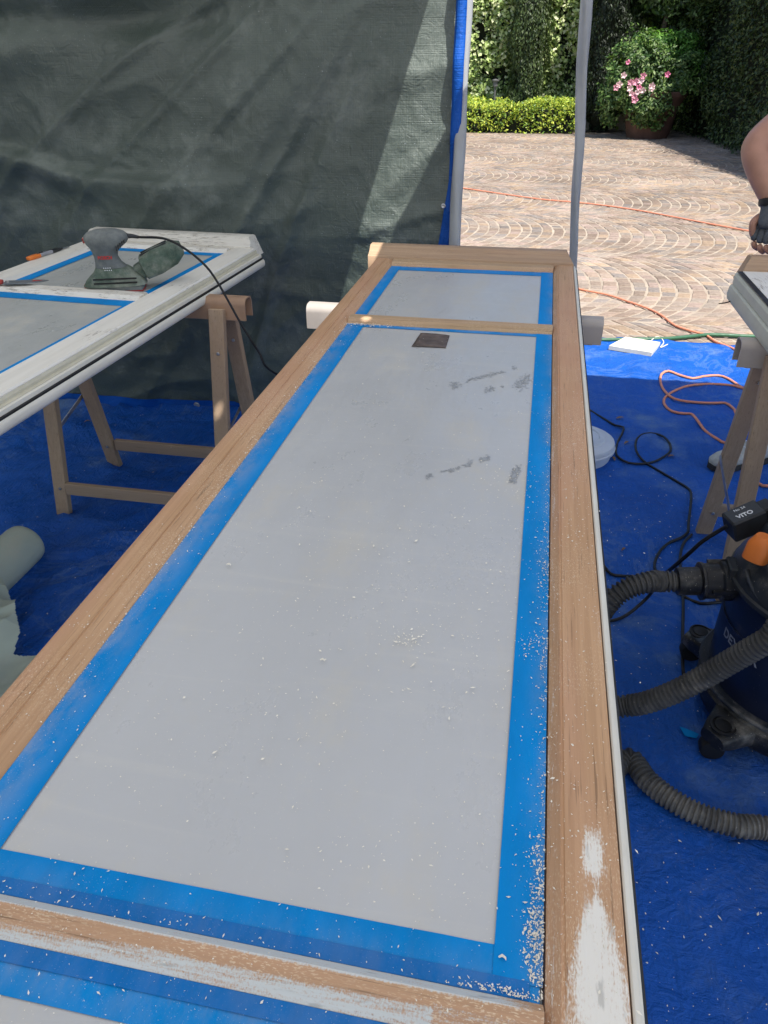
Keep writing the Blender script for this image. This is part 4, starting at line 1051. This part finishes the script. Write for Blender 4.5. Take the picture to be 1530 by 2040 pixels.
# band with the name
def on_drum(body, size, ang, z, r_, m, bold=0.0):
    cu = bpy.data.curves.new('lettering', 'FONT'); cu.body = body; cu.size = size; cu.offset = bold; cu.extrude = .0003
    cu.align_x = 'CENTER'; cu.align_y = 'CENTER'; t = bpy.data.objects.new('t', cu); COL.objects.link(t); bpy.context.view_layer.update()
    me = bpy.data.meshes.new_from_object(t.evaluated_get(bpy.context.evaluated_depsgraph_get())); bpy.data.objects.remove(t)
    for v in me.vertices:
        a = ang+v.co.x/r_; rr = r_+v.co.z; v.co = (rr*math.cos(a), rr*math.sin(a), z-.008+v.co.y)
    me.materials.clear(); me.materials.append(m); o = bpy.data.objects.new('lettering', me); COL.objects.link(o); o.parent = vc; return o
on_drum('DEXTER', .032, R(205), .268, .1995, M_dimtxt, .0004)
obj('label_band', MB().lathe([(.1985, .20), (.1991, .202), (.1991, .296), (.1985, .298)], (VX, VY, 0), 56), M_vacb, vc, smooth=40)
# plug box on the cable
pb = PY(1487, 1037, 1.52)
px_ = thing('plug_adapter', pb, 'black plug-in socket adapter on top of the vacuum with its cable', 'adapter', rz=R(20))
obj('adapter_body', MB().box((-.042, -.026, -.028), (.036, .026, .028), Matrix.Rotation(R(-22), 4, 'Y'), .004), M_dark, px_, local=True)
obj('socket', MB().box((.028, -.020, -.020), (.060, .020, .025), Matrix.Rotation(R(-22), 4, 'Y'), .004), M_black, px_, local=True)
tm = Matrix.Rotation(R(-22), 4, 'Y') @ Matrix.Translation((-.006, -.010, .0285))
text('VITO', .016, M_whitetxt, px_, tm, font_bold=.0004); text('No 24', .010, M_whitetxt, px_, Matrix.Rotation(R(-22), 4, 'Y') @ Matrix.Translation((-.006, .012, .0285)))
a_ = pb+Vector((-.038, -.01, -.012))
ccp = [a_, PY(1440, 1053, 1.52), PY(1400, 1078, 1.53), PY(1370, 1105, 1.55), PY(1335, 1135, 1.58), P(1318, 1150, .20), P(1290, 1190, .06), P(1240, 1230, .02), P(1190, 1240, .016)]
top('vacuum_cable', MB().tube(smooth_path(ccp, .015), .0048, 8), M_cordb, P(1190, 1240), 'black cable drooping from the adapter to the floor behind the hose', 'cable', smooth=True)
obj('socket_tower', MB().box((VX-.12, VY+.03, .54), (VX-.02, VY+.12, .60), None, .01), M_vach, vc)

# ribbed hose
hp = [pt+(pt-pin).normalized()*.0, pt+(pt-pin).normalized()*.04, P(1300, 1158, .372), P(1255, 1170, .36), P(1218, 1196, .33), P(1190, 1240, .27), Vector((.185, 1.28, .16)), Vector((.18, 1.16, .07)), Vector((.24, 1.13, .036)),
      P(1250, 1512, .036), P(1290, 1555, .036), P(1340, 1594, .036), P(1400, 1625, .036), P(1470, 1645, .036), P(1540, 1655, .036), Vector((.70, 1.02, .036)), Vector((.90, 1.0, .036)), Vector((1.12, 1.02, .05)), Vector((1.18, 1.10, .26)), Vector((1.0, 1.12, .45)), Vector((.78, 1.12, .50)),
      P(1600, 1235, .47), P(1530, 1275, .41), P(1460, 1315, .335), P(1400, 1350, .27), P(1340, 1380, .215), P(1285, 1400, .17), P(1235, 1408, .14), Vector((.19, 1.24, .13)), Vector((.02, 1.16, .08)), Vector((-.12, 1.0, .036)), Vector((-.2, .8, .034))]
path = smooth_path(hp, .0022)
acc = 0; rr = [0]; 
for i in range(1, len(path)): acc += (path[i]-path[i-1]).length; rr.append(acc)
N_ = int(acc/.00175); pts2 = []; j = 0
for k in range(N_):
    s_ = acc*k/(N_-1)
    while j < len(rr)-2 and rr[j+1] < s_: j += 1
    t = (s_-rr[j])/max(1e-9, rr[j+1]-rr[j]); pts2.append(path[j].lerp(path[j+1], t))
rad = [(.0250, .0252, .0248, .0205, .0198, .0206)[k % 6] for k in range(N_)]
top('vacuum_hose', MB().tube(pts2, rad, 18), M_hose, (.3, 1.2, 0), 'dusty black ribbed suction hose curving under the bare wood door', 'hose', smooth=50)

# ------------------------------------------------------------------ person at the right edge
pr_ = thing('person', (1.06, 2.98, 0), 'person at the right edge with bent bare arm and dark fingerless glove', 'person')
def skin(name, pts_, rads, edges_, m, parent, sub=2):
    off = parent.matrix_basis.translation if parent else Vector()
    me = bpy.data.meshes.new(name); me.from_pydata([tuple(Vector(p)-off) for p in pts_], edges_, []); me.update()
    o = bpy.data.objects.new(name, me); COL.objects.link(o); o.parent = parent; me.materials.append(m)
    md = o.modifiers.new('skin', 'SKIN'); md.use_smooth_shade = True
    sv_ = me.skin_vertices[0].data
    for i, r_ in enumerate(rads): sv_[i].radius = (r_, r_) if not isinstance(r_, tuple) else r_
    sv_[0].use_root = True
    s2 = o.modifiers.new('sub', 'SUBSURF'); s2.levels = sub; s2.render_levels = sub
    dg = bpy.context.evaluated_depsgraph_get(); bpy.context.view_layer.update()
    ev = o.evaluated_get(dg); nm = bpy.data.meshes.new_from_object(ev); o.modifiers.clear(); o.data = nm
    nm.materials.clear(); nm.materials.append(m)
    for p in nm.polygons: p.use_smooth = True
    return o
EL = PY(1496, 290, 2.72); WR = PY(1538, 408, 2.66); SH = Vector((.90, 2.86, 1.37)); HN = PY(1534, 462, 2.64)
pel = Vector((1.08, 3.05, .86))
bp = [pel, (1.06, 3.00, 1.02), (1.05, 2.92, 1.20), (1.05, 2.85, 1.35), (1.04, 2.79, 1.45), (1.03, 2.73, 1.53), (1.02, 2.70, 1.62), (1.02, 2.70, 1.70),
      (.95, 2.86, 1.38), SH, SH.lerp(EL, .5), EL, EL.lerp(WR, .35), EL.lerp(WR, .75), WR,
      (1.14, 2.85, 1.38), (1.24, 2.84, 1.36), (1.33, 2.80, 1.18), (1.30, 2.68, 1.00), (1.24, 2.58, .86),
      (1.00, 3.04, .84), (.98, 3.02, .46), (.97, 3.00, .12), (1.17, 3.06, .84), (1.20, 3.08, .46), (1.22, 3.10, .12)]
bpr = [.14, .125, .135, .12, .055, .06, .085, .06, .075, .060, .048, .044, .044, .034, .029, .075, .062, .046, .038, .03, .09, .062, .045, .09, .062, .045]
be = [(0, 1), (1, 2), (2, 3), (3, 4), (4, 5), (5, 6), (6, 7), (3, 8), (8, 9), (9, 10), (10, 11), (11, 12), (12, 13), (13, 14), (3, 15), (15, 16), (16, 17), (17, 18), (18, 19), (0, 20), (20, 21), (21, 22), (0, 23), (23, 24), (24, 25)]
skin('body', bp, bpr, be, M_skin, pr_)
# clothing over the body
skin('shirt', [pel, (1.06, 3.00, 1.02), (1.05, 2.92, 1.20), (1.05, 2.85, 1.36), (.95, 2.86, 1.385), SH, SH.lerp(EL, .22), (1.14, 2.85, 1.385), (1.24, 2.84, 1.36), (1.28, 2.82, 1.27)],
     [.155, .140, .15, .132, .088, .076, .068, .088, .076, .066], [(0, 1), (1, 2), (2, 3), (3, 4), (4, 5), (5, 6), (3, 7), (7, 8), (8, 9)], M_shirt, pr_)
skin('trousers', [(1.08, 3.05, .90), (1.00, 3.04, .82), (.98, 3.02, .46), (.97, 3.00, .10), (1.17, 3.06, .82), (1.20, 3.08, .46), (1.22, 3.10, .10)], [.150, .105, .078, .062, .105, .078, .062], [(0, 1), (1, 2), (2, 3), (0, 4), (4, 5), (5, 6)], M_trouser, pr_)
hd_ = Vector((1.02, 2.69, 1.66))
obj('hair', MB().loft([(hd_+Vector((0, .015, z)), (r_, 0, 0), (0, r_*1.15, 0), 2) for z, r_ in ((-.02, .094), (.04, .100), (.08, .088), (.11, .055), (.12, .02))], 20), M_hair, pr_, smooth=60)
obj('nose', MB().loft([(hd_+Vector((0, -.100, z)), (w_, 0, 0), (0, w_*1.2, 0), 2) for z, w_ in ((-.04, .012), (-.03, .016), (0, .009), (.02, .005))], 12), M_skin, pr_, smooth=60)
for s_ in (-1, 1):
    obj('eye', MB().lathe([(0, -.010), (.008, -.006), (.010, 0), (.008, .006), (0, .010)], hd_+Vector((s_*.032, -.086, .0)), 12), M_bucket, pr_, smooth=60)
    obj('ear', MB().loft([(hd_+Vector((s_*.092, .005, z)), (.008, 0, 0), (0, w_, 0), 2) for z, w_ in ((-.035, .008), (-.015, .018), (.012, .020), (.028, .010))], 12), M_skin, pr_, smooth=60)
# gloved hand: palm and curled fingers gripping the moulding
hv = (HN-WR).normalized(); side = Vector((-.35, -.9, 0)).normalized()
glv = skin('glove', [WR+hv*-.022, WR+hv*.01, WR+hv*.045, WR+hv*.075], [(.036, .034), (.034, .031), (.044, .034), (.044, .032)], [(0, 1), (1, 2), (2, 3)], M_glove, pr_)
obj('cuff', MB().lathe([(.034, -.010), (.039, -.008), (.040, .0), (.039, .010), (.034, .012)], WR+hv*-.01, 24, axisM(WR, WR+hv)), M_black, pr_, smooth=50)
kbase = WR+hv*.072
across = Vector((.55, -.60, 0)).normalized()
for i, (o_, L1) in enumerate(((-.033, .040), (-.011, .045), (.011, .043), (.033, .036))):
    a = kbase+across*o_; b_ = a+hv*L1*.6+Vector((-.018, -.006, 0)); c_ = b_+Vector((.004, 0, -L1*.75)); d_ = c_+Vector((.020, .004, -.012))
    skin('glove_finger', [a-hv*.02, a+Vector((-.010, 0, 0)), b_, b_.lerp(c_, .55)], [.0145, .014, .0135, .0125], [(0, 1), (1, 2), (2, 3)], M_glove, pr_)
    skin('finger', [b_.lerp(c_, .5), c_, d_], [.0105, .0098, .0085], [(0, 1), (1, 2)], M_skin, pr_)
th0 = WR+hv*.035+across*-.03
skin('thumb', [th0, th0+Vector((-.028, -.018, -.018)), th0+Vector((-.022, -.016, -.05)), th0+Vector((-.006, -.012, -.075))], [.015, .013, .011, .009], [(0, 1), (1, 2), (2, 3)], M_skin, pr_)
# shoes
def shoe(toe, heel):
    t_ = (toe-heel).normalized(); s_ = Vector((-t_.y, t_.x, 0)); L = (toe-heel).length
    f = lambda u: heel+t_*L*u
    up_ = obj('shoe', MB().loft([(f(.02)+Vector((0, 0, .060)), s_*.028, Vector((0, 0, .036)), 2.4), (f(.15)+Vector((0, 0, .068)), s_*.038, Vector((0, 0, .044)), 2.4), (f(.4)+Vector((0, 0, .062)), s_*.041, Vector((0, 0, .038)), 2.4), (f(.62)+Vector((0, 0, .050)), s_*.046, Vector((0, 0, .028)), 2.4), (f(.82)+Vector((0, 0, .044)), s_*.047, Vector((0, 0, .024)), 2.4), (f(.95)+Vector((0, 0, .040)), s_*.036, Vector((0, 0, .018)), 2.2), (f(1.0)+Vector((0, 0, .036)), s_*.018, Vector((0, 0, .010)), 2)], 28), M_shoe, pr_, smooth=60)
    so2 = [(heel+t_*L*u+s_*v) for u, v in ((-.02, 0), (.02, .03), (.2, .04), (.45, .040), (.75, .050), (.93, .042), (1.02, .015), (1.02, -.015), (.93, -.042), (.75, -.050), (.45, -.040), (.2, -.04), (.02, -.03))]
    obj('sole', MB().poly([(p.x, p.y) for p in so2], .012, .032), M_sole, pr_)
    for k in range(4):
        c_ = f(.42+.09*k)+Vector((0, 0, .098-.011*k)); obj('lace', MB().bar(c_-s_*.022, c_+s_*.022, .006, .004, Vector((0, 0, 1))), M_bucket, pr_)
toe = P(1412, 925, .03); shoe(Vector((toe.x+.01, toe.y, 0)), Vector((toe.x+.25, toe.y+.13, 0)))
shoe(Vector((1.06, 2.93, 0)), Vector((1.27, 3.12, 0)))
# loose black strap beside the right leaf
sp_ = [PY(1432, 605, 2.44), PY(1450, 602, 2.42), PY(1475, 592, 2.40), PY(1500, 587, 2.38), PY(1535, 588, 2.36), PY(1600, 600, 2.34)]
top('black_strap', MB().tube(smooth_path(sp_, .01), [.0015+.0022*min(1, i/12) for i in range(len(smooth_path(sp_, .01)))], 8), M_cordb, sp_[-1], 'black tapered cable end sticking out from the right door leaf', 'cable', smooth=True)

# ------------------------------------------------------------------ planting at the back
def leaves(cent, nrm, size, col, jit=.5, elong=1.6, name='foliage', updir=None):
    """one bent leaf (two quads) per centre"""
    N = len(cent); nr = nrm+rng.normal(0, jit, (N, 3)); nr /= np.linalg.norm(nr, axis=1)[:, None]+1e-9
    ref = rng.normal(0, 1, (N, 3)) if updir is None else np.array(updir)[None]+rng.normal(0, .35, (N, 3))
    u = ref-nr*(ref*nr).sum(1)[:, None]; u /= np.linalg.norm(u, axis=1)[:, None]+1e-9
    v = np.cross(nr, u); s = size[:, None]
    P0 = cent-u*s*elong*.5; P1 = cent+u*s*elong*.5; A = cent+v*s*.42+nr*s*.12; B = cent-v*s*.42+nr*s*.12
    V_ = np.stack([P0, A, P1, B], 1).reshape(-1, 3)
    me = bpy.data.meshes.new(name); me.vertices.add(4*N); me.vertices.foreach_set('co', V_.astype(np.float32).ravel())
    idx = (np.arange(N)*4)[:, None]; T = np.concatenate([idx+np.array([[0, 1, 2]]), idx+np.array([[0, 2, 3]])], 1).reshape(-1)
    me.loops.add(6*N); me.loops.foreach_set('vertex_index', T.astype(np.int32))
    me.polygons.add(2*N); me.polygons.foreach_set('loop_start', (np.arange(2*N)*3).astype(np.int32)); me.polygons.foreach_set('loop_total', np.full(2*N, 3, np.int32))
    me.update(calc_edges=True); me.materials.append(M_leaf)
    a = me.color_attributes.new('tint', 'FLOAT_COLOR', 'CORNER')
    c = np.repeat(np.concatenate([col, np.ones((N, 1))], 1), 6, axis=0); a.data.foreach_set('color', c.astype(np.float32).ravel())
    return me
def foliage(parent, me, name='foliage', label=None):
    o = bpy.data.objects.new(name, me); COL.objects.link(o); o.parent = parent; o['kind'] = 'stuff'
    if label: o['label'] = label
    return o
def nz(p, f, s=0.0):
    return np.array([noise.noise((q[0]*f+s, q[1]*f, q[2]*f)) for q in p])
def palette(N, cs, ws=None):
    cs = np.array(cs); k = rng.choice(len(cs), N, p=ws); return cs[k]*rng.uniform(.75, 1.25, (N, 1))
# ivy wall
IVY = 17.75
iv = thing('ivy_wall', (-2.5, IVY, 0), 'wall clothed in pale variegated ivy behind the low hedge', 'ivy')
obj('wall', MB().box((-9, IVY+.12, 0), (3.4, IVY+.4, 4.6)), M_deepshade, iv)
N = 90000
c = np.stack([rng.uniform(-9, 3.4, N), IVY+rng.uniform(-.16, .12, N), rng.uniform(0, 4.6, N)], 1)
k = nz(c, 2.3)+.5*nz(c, 6.0, 5); keep_ = k+rng.normal(0, .12, N) > -.36
c = c[keep_]; c[:, 1] -= np.clip(k[keep_], 0, 1)*.18
N = len(c)
me = leaves(c-np.array([-2.5, IVY, 0]), np.tile([.15, -1, .55], (N, 1)), rng.uniform(.045, .085, N), palette(N, [(.34, .44, .13), (.52, .60, .26), (.72, .74, .46), (.17, .25, .07), (.05, .09, .02)], [.24, .26, .18, .18, .14]), .55, 1.25)
foliage(iv, me)
# low hedge in front
LH = thing('low_hedge', (-.9, 16.75, 0), 'low bright yellow green clipped hedge along the courtyard edge', 'hedge')
obj('hedge_core', MB().box((-4.6, 16.62, 0), (.46, 17.0, .40)), M_deepshade, LH)
N = 22000
c = np.stack([rng.uniform(-4.8, .62, N), rng.uniform(16.42, 17.2, N), rng.random(N)**.7*.62], 1)
top_ = .56+.10*nz(c*np.array([1, 1, 0]), 2.2); c[:, 2] *= top_/.6
k = nz(c, 5.5); keep_ = (k+rng.normal(0, .1, N) > -.22) & ((c[:, 1] < 16.62) | (c[:, 2] > .36) | (rng.random(N) < .2)); c = c[keep_]; N = len(c)
cl = palette(N, [(.28, .38, .04), (.42, .50, .06), (.14, .24, .04), (.50, .54, .08)]); 
foliage(LH, leaves(c-np.array([-.9, 16.75, 0]), np.tile([0, -.6, .8], (N, 1)), rng.uniform(.022, .045, N), cl, .7, 1.9))
# cypresses
def cypress(x, y, r_, h, base, label, cols, N=26000, seed=0):
    t = thing('cypress', (x, y, 0), label, 'cypress', 'columnar cypresses by the ivy wall')
    obj('trunk', MB().tube([(x, y, 0), (x, y, h*.9)], [.05, .015], 8), M_bark, t, smooth=True)
    obj('crown_core', MB().lathe([(r_*.25, base), (r_*.62, base+.3), (r_*.62, h*.7), (r_*.2, h)], (x, y, 0), 14), M_deepshade, t, smooth=True)
    z = base+rng.random(N)*(h-base); a = rng.uniform(0, math.tau, N)
    prof = np.clip((z-base)/.35, .35, 1)*np.clip((h-z)/(h*.35), .1, 1)**.6
    bl = np.array([noise.noise((math.cos(q)*1.6+seed, math.sin(q)*1.6, w_*1.6)) for q, w_ in zip(a, z)])
    rr = r_*prof*(.62+.38*rng.random(N)**.5)*(1+.42*bl)
    c_ = np.stack([rr*np.cos(a), rr*np.sin(a), z], 1)
    keep_ = bl+rng.normal(0, .18, N) > -.38; c_ = c_[keep_]; aa = a[keep_]; n_ = len(c_)
    nr = np.stack([np.cos(aa), np.sin(aa), np.full(n_, .25)], 1)
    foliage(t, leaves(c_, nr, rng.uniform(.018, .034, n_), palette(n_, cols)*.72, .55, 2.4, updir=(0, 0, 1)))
    return t
c1 = PY(1046, 190, 17.25); cypress(c1.x, 17.25, .36, 3.9, .12, 'sunlit columnar cypress rising from the low hedge in front of the ivy', [(.07, .12, .035), (.11, .16, .05), (.04, .07, .025), (.13, .18, .06)])
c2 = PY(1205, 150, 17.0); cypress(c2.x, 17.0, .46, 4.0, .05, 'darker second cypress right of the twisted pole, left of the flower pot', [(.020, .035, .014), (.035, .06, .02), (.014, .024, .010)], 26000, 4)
c3 = PY(880, 150, 17.2); cypress(c3.x-.2, 17.25, .36, 3.9, .12, 'cypress hidden behind the blue edge of the green tarp', [(.045, .085, .028), (.075, .115, .035), (.03, .055, .02)], 9000, 9)
# bushy tree behind the pot
bt = PY(1300, 150, 17.2)
BT = thing('bay_tree', (bt.x, 17.2, 0), 'leafy bay tree with slim trunk behind the flower pot', 'tree')
obj('trunk', MB().tube(smooth_path([(bt.x-.05, 17.1, 0), (bt.x, 17.1, .8), (bt.x+.03, 17.05, 1.5), (bt.x+.1, 17.1, 2.4), (bt.x+.05, 17.2, 3.4)], .2), .045, 8), M_bark, BT, smooth=True)
def cloud(cx, cy, cz, rx, ry, rz, N, hollow=.55, thr=-.15, f=3.0):
    d = rng.normal(0, 1, (N, 3)); d /= np.linalg.norm(d, axis=1)[:, None]; rad_ = (hollow+(1-hollow)*rng.random(N))[:, None]
    b = np.array([noise.noise((q[0]*1.8+cx, q[1]*1.8, q[2]*1.8)) for q in d])
    c_ = d*rad_*np.array([rx, ry, rz])*(1+.35*b)[:, None]+np.array([cx, cy, cz]); k_ = nz(c_, f)+rng.normal(0, .12, N) > thr
    return c_[k_], d[k_]
parts_ = [cloud(bt.x+.2, 17.2, 2.5, 1.15, .6, .95, 15000), cloud(bt.x-.35, 17.3, 2.9, .8, .5, .9, 7000), cloud(bt.x+.9, 17.1, 3.2, .9, .6, 1.0, 8000)]
c = np.concatenate([p[0] for p in parts_]); dn_ = np.concatenate([p[1] for p in parts_]); N = len(c)
foliage(BT, leaves(c-np.array([bt.x, 17.2, 0]), dn_+np.array([0, -.2, .6]), rng.uniform(.03, .055, N), palette(N, [(.05, .095, .025), (.08, .14, .035), (.03, .06, .018), (.12, .18, .06)]), .6, 2.2))
# rounded bright shrub
sh = PY(1318, 140, 16.9)
SHR = thing('green_shrub', (sh.x, 16.9, 0), 'rounded bright green shrub above and right of the pink flowers', 'shrub')
obj('stem', MB().tube([(sh.x, 16.9, 0), (sh.x+.02, 16.9, .7), (sh.x, 16.9, 1.2)], .03, 8), M_bark, SHR, smooth=True)
c, dn_ = cloud(sh.x, 16.8, 1.22, .80, .45, .50, 15000, .5, -.2, 4)
N = len(c); foliage(SHR, leaves(c-np.array([sh.x, 16.9, 0]), dn_+np.array([0, -.2, .6]), rng.uniform(.024, .044, N), palette(N, [(.10, .23, .03), (.14, .32, .05), (.05, .13, .02), (.20, .38, .07)]), .6, 2.2))
# flower pot with climbing plant
pp = P(1288, 274, 0)
PT = thing('flower_pot', (pp.x, pp.y, 0), 'large terracotta pot in the shade beneath the pink flowers', 'pot')
obj('pot', MB().lathe([(.36, 0), (.37, .04), (.40, .12), (.43, .30), (.50, .50), (.54, .62), (.57, .66), (.585, .70), (.575, .75), (.53, .76), (.50, .72), (.46, .68)], (pp.x, pp.y, 0), 40), M_terra, PT, smooth=40)
obj('soil', MB().lathe([(.47, .66), (.47, .67), (0, .70)], (pp.x, pp.y, 0), 24), M_bark, PT)
fp = PY(1262, 190, 16.0)
MV = thing('flowering_plant', (pp.x-.05, pp.y-.05, .66), 'pink flowering climber spilling over the terracotta pot', 'plant')
cl_ = [cloud(fp.x+.05, pp.y-.15, 1.05, .66, .42, .66, 11000, .3, -.12, 4), cloud(fp.x-.30, pp.y-.2, .74, .38, .3, .55, 5500, .3, -.15, 4), cloud(fp.x+.28, pp.y-.45, .55, .46, .22, .38, 5500, .3, -.15, 4), cloud(fp.x+.75, pp.y-.2, .95, .40, .3, .45, 5000, .3, -.15, 4)]
c = np.concatenate([p[0] for p in cl_]); dn_ = np.concatenate([p[1] for p in cl_]); N = len(c); ov = np.array([pp.x-.05, pp.y-.05, .66])
foliage(MV, leaves(c-ov, dn_+np.array([0, -.4, .6]), rng.uniform(.025, .05, N), palette(N, [(.05, .11, .02), (.10, .18, .04), (.03, .07, .018), (.18, .26, .08)]), .6, 1.9))
M_pinks = [plain('pink_petals', (.78, .36, .45), .6, .1, 30), plain('deep_pink_petals', (.80, .25, .40), .6, .1, 30), plain('blush_petals', (.85, .62, .62), .6, .1, 30)]
fpx = [(1251, 124, 1), (1330, 148, 1), (1282, 151, 0), (1256, 164, 0), (1266, 163, 0), (1273, 174, 1), (1299, 171, 2), (1228, 174, 0), (1258, 186, 2), (1264, 190, 0), (1265, 199, 0), (1243, 150, 2), (1281, 180, 2), (1234, 168, 2), (1270, 184, 2), (1255, 176, 2), (1298, 176, 2), (1277, 160, 2)]
for i, (x, y, k) in enumerate(fpx):
    q_ = PY(x, y, pp.y-.62); b = MB(); r_ = (.062, .05, .06)[k]*rnd.uniform(.85, 1.1)
    for p_ in range(5):
        a = math.tau*p_/5+rnd.random()*.3; a2 = a+.55; a0 = a-.55
        ce = q_; b.add([ce+Vector((0, .02, 0)), ce+Vector((r_*.75*math.cos(a0), -.012, r_*.75*math.sin(a0))), ce+Vector((r_*math.cos(a), .004, r_*math.sin(a))), ce+Vector((r_*.75*math.cos(a2), -.012, r_*.75*math.sin(a2)))], [(0, 1, 2, 3)])
    obj('flower', b, M_pinks[k], MV)
# pale box beside the pot, sunlit ground put into its colour
top('sunlit_ground_patch', MB().box((pp.x-1.30, 17.5, 0), (pp.x-.1, 17.62, .42)), plain('sunlit_ground_colour', (.6, .54, .46), .8), (pp.x-.7, 17.5, 0), 'pale block painted as sunlit ground beside the terracotta pot', 'wall')
# garden lamp
gl_ = PY(987, 165, 17.05)
GL = thing('garden_lamp', (gl_.x, 17.05, 0), 'small grey post lamp half hidden at the left of the low hedge', 'lamp')
obj('post', MB().tube([(gl_.x, 17.05, 0), (gl_.x, 17.05, gl_.z-.06)], .022, 10), M_lamp, GL, smooth=40)
obj('lamp_head', MB().lathe([(.05, -.06), (.05, .02), (.075, .03), (.075, .05), (0, .07)], (gl_.x, 17.05, gl_.z), 16), M_lamp, GL, smooth=40)
# tall dark hedge on the right
ha, hb_ = P(1396, 279, 0), P(1530, 326, 0); hd2 = (hb_-ha).normalized()
p0 = ha-hd2*1.6; p1 = ha+hd2*10.5; nrm_ = Vector((-hd2.y, hd2.x, 0)); nrm_ = nrm_ if nrm_.x < 0 else -nrm_
RH = thing('tall_hedge', tuple(ha), 'tall dense dark green hedge along the right side of the courtyard', 'hedge')
b = MB(); off = nrm_*-.20; off2 = nrm_*-1.3
b.add([p0+off, p1+off, p1+off2, p0+off2]+[q_+Vector((0, 0, h_)) for q_, h_ in ((p0+off, 4.4), (p1+off, 2.9), (p1+off2, 2.9), (p0+off2, 4.4))], [(0,1,2,3),(4,5,6,7),(0,1,5,4),(1,2,6,5),(2,3,7,6),(3,0,4,7)])
obj('hedge_core', b, M_deepshade, RH)
N = 60000; t = rng.random(N)*(p1-p0).length; hh = 4.6-1.5*np.minimum(1, t/8.0); z = rng.random(N)**.9*hh
k = np.array([noise.noise((a*.9, w_*.9, 3))+.5*noise.noise((a*2.6, w_*2.6, 8)) for a, w_ in zip(t, z)])
dep = rng.uniform(-.22, .06, N)+.30*k; dep = np.where(z > hh-.2, -rng.random(N)*1.3, dep)
c = np.array(p0)[None]+t[:, None]*np.array(hd2)[None]+dep[:, None]*np.array(nrm_)[None]+z[:, None]*np.array([[0, 0, 1.]])
keep_ = k+rng.normal(0, .2, N) > -.45; c = c[keep_]; N = len(c)
foliage(RH, leaves(c-np.array(ha), np.tile(np.array(nrm_)+np.array([0, 0, .5]), (N, 1)), rng.uniform(.022, .05, N), palette(N, [(.035, .06, .02), (.06, .09, .025), (.02, .04, .012), (.09, .12, .035)]), .7, 1.9))
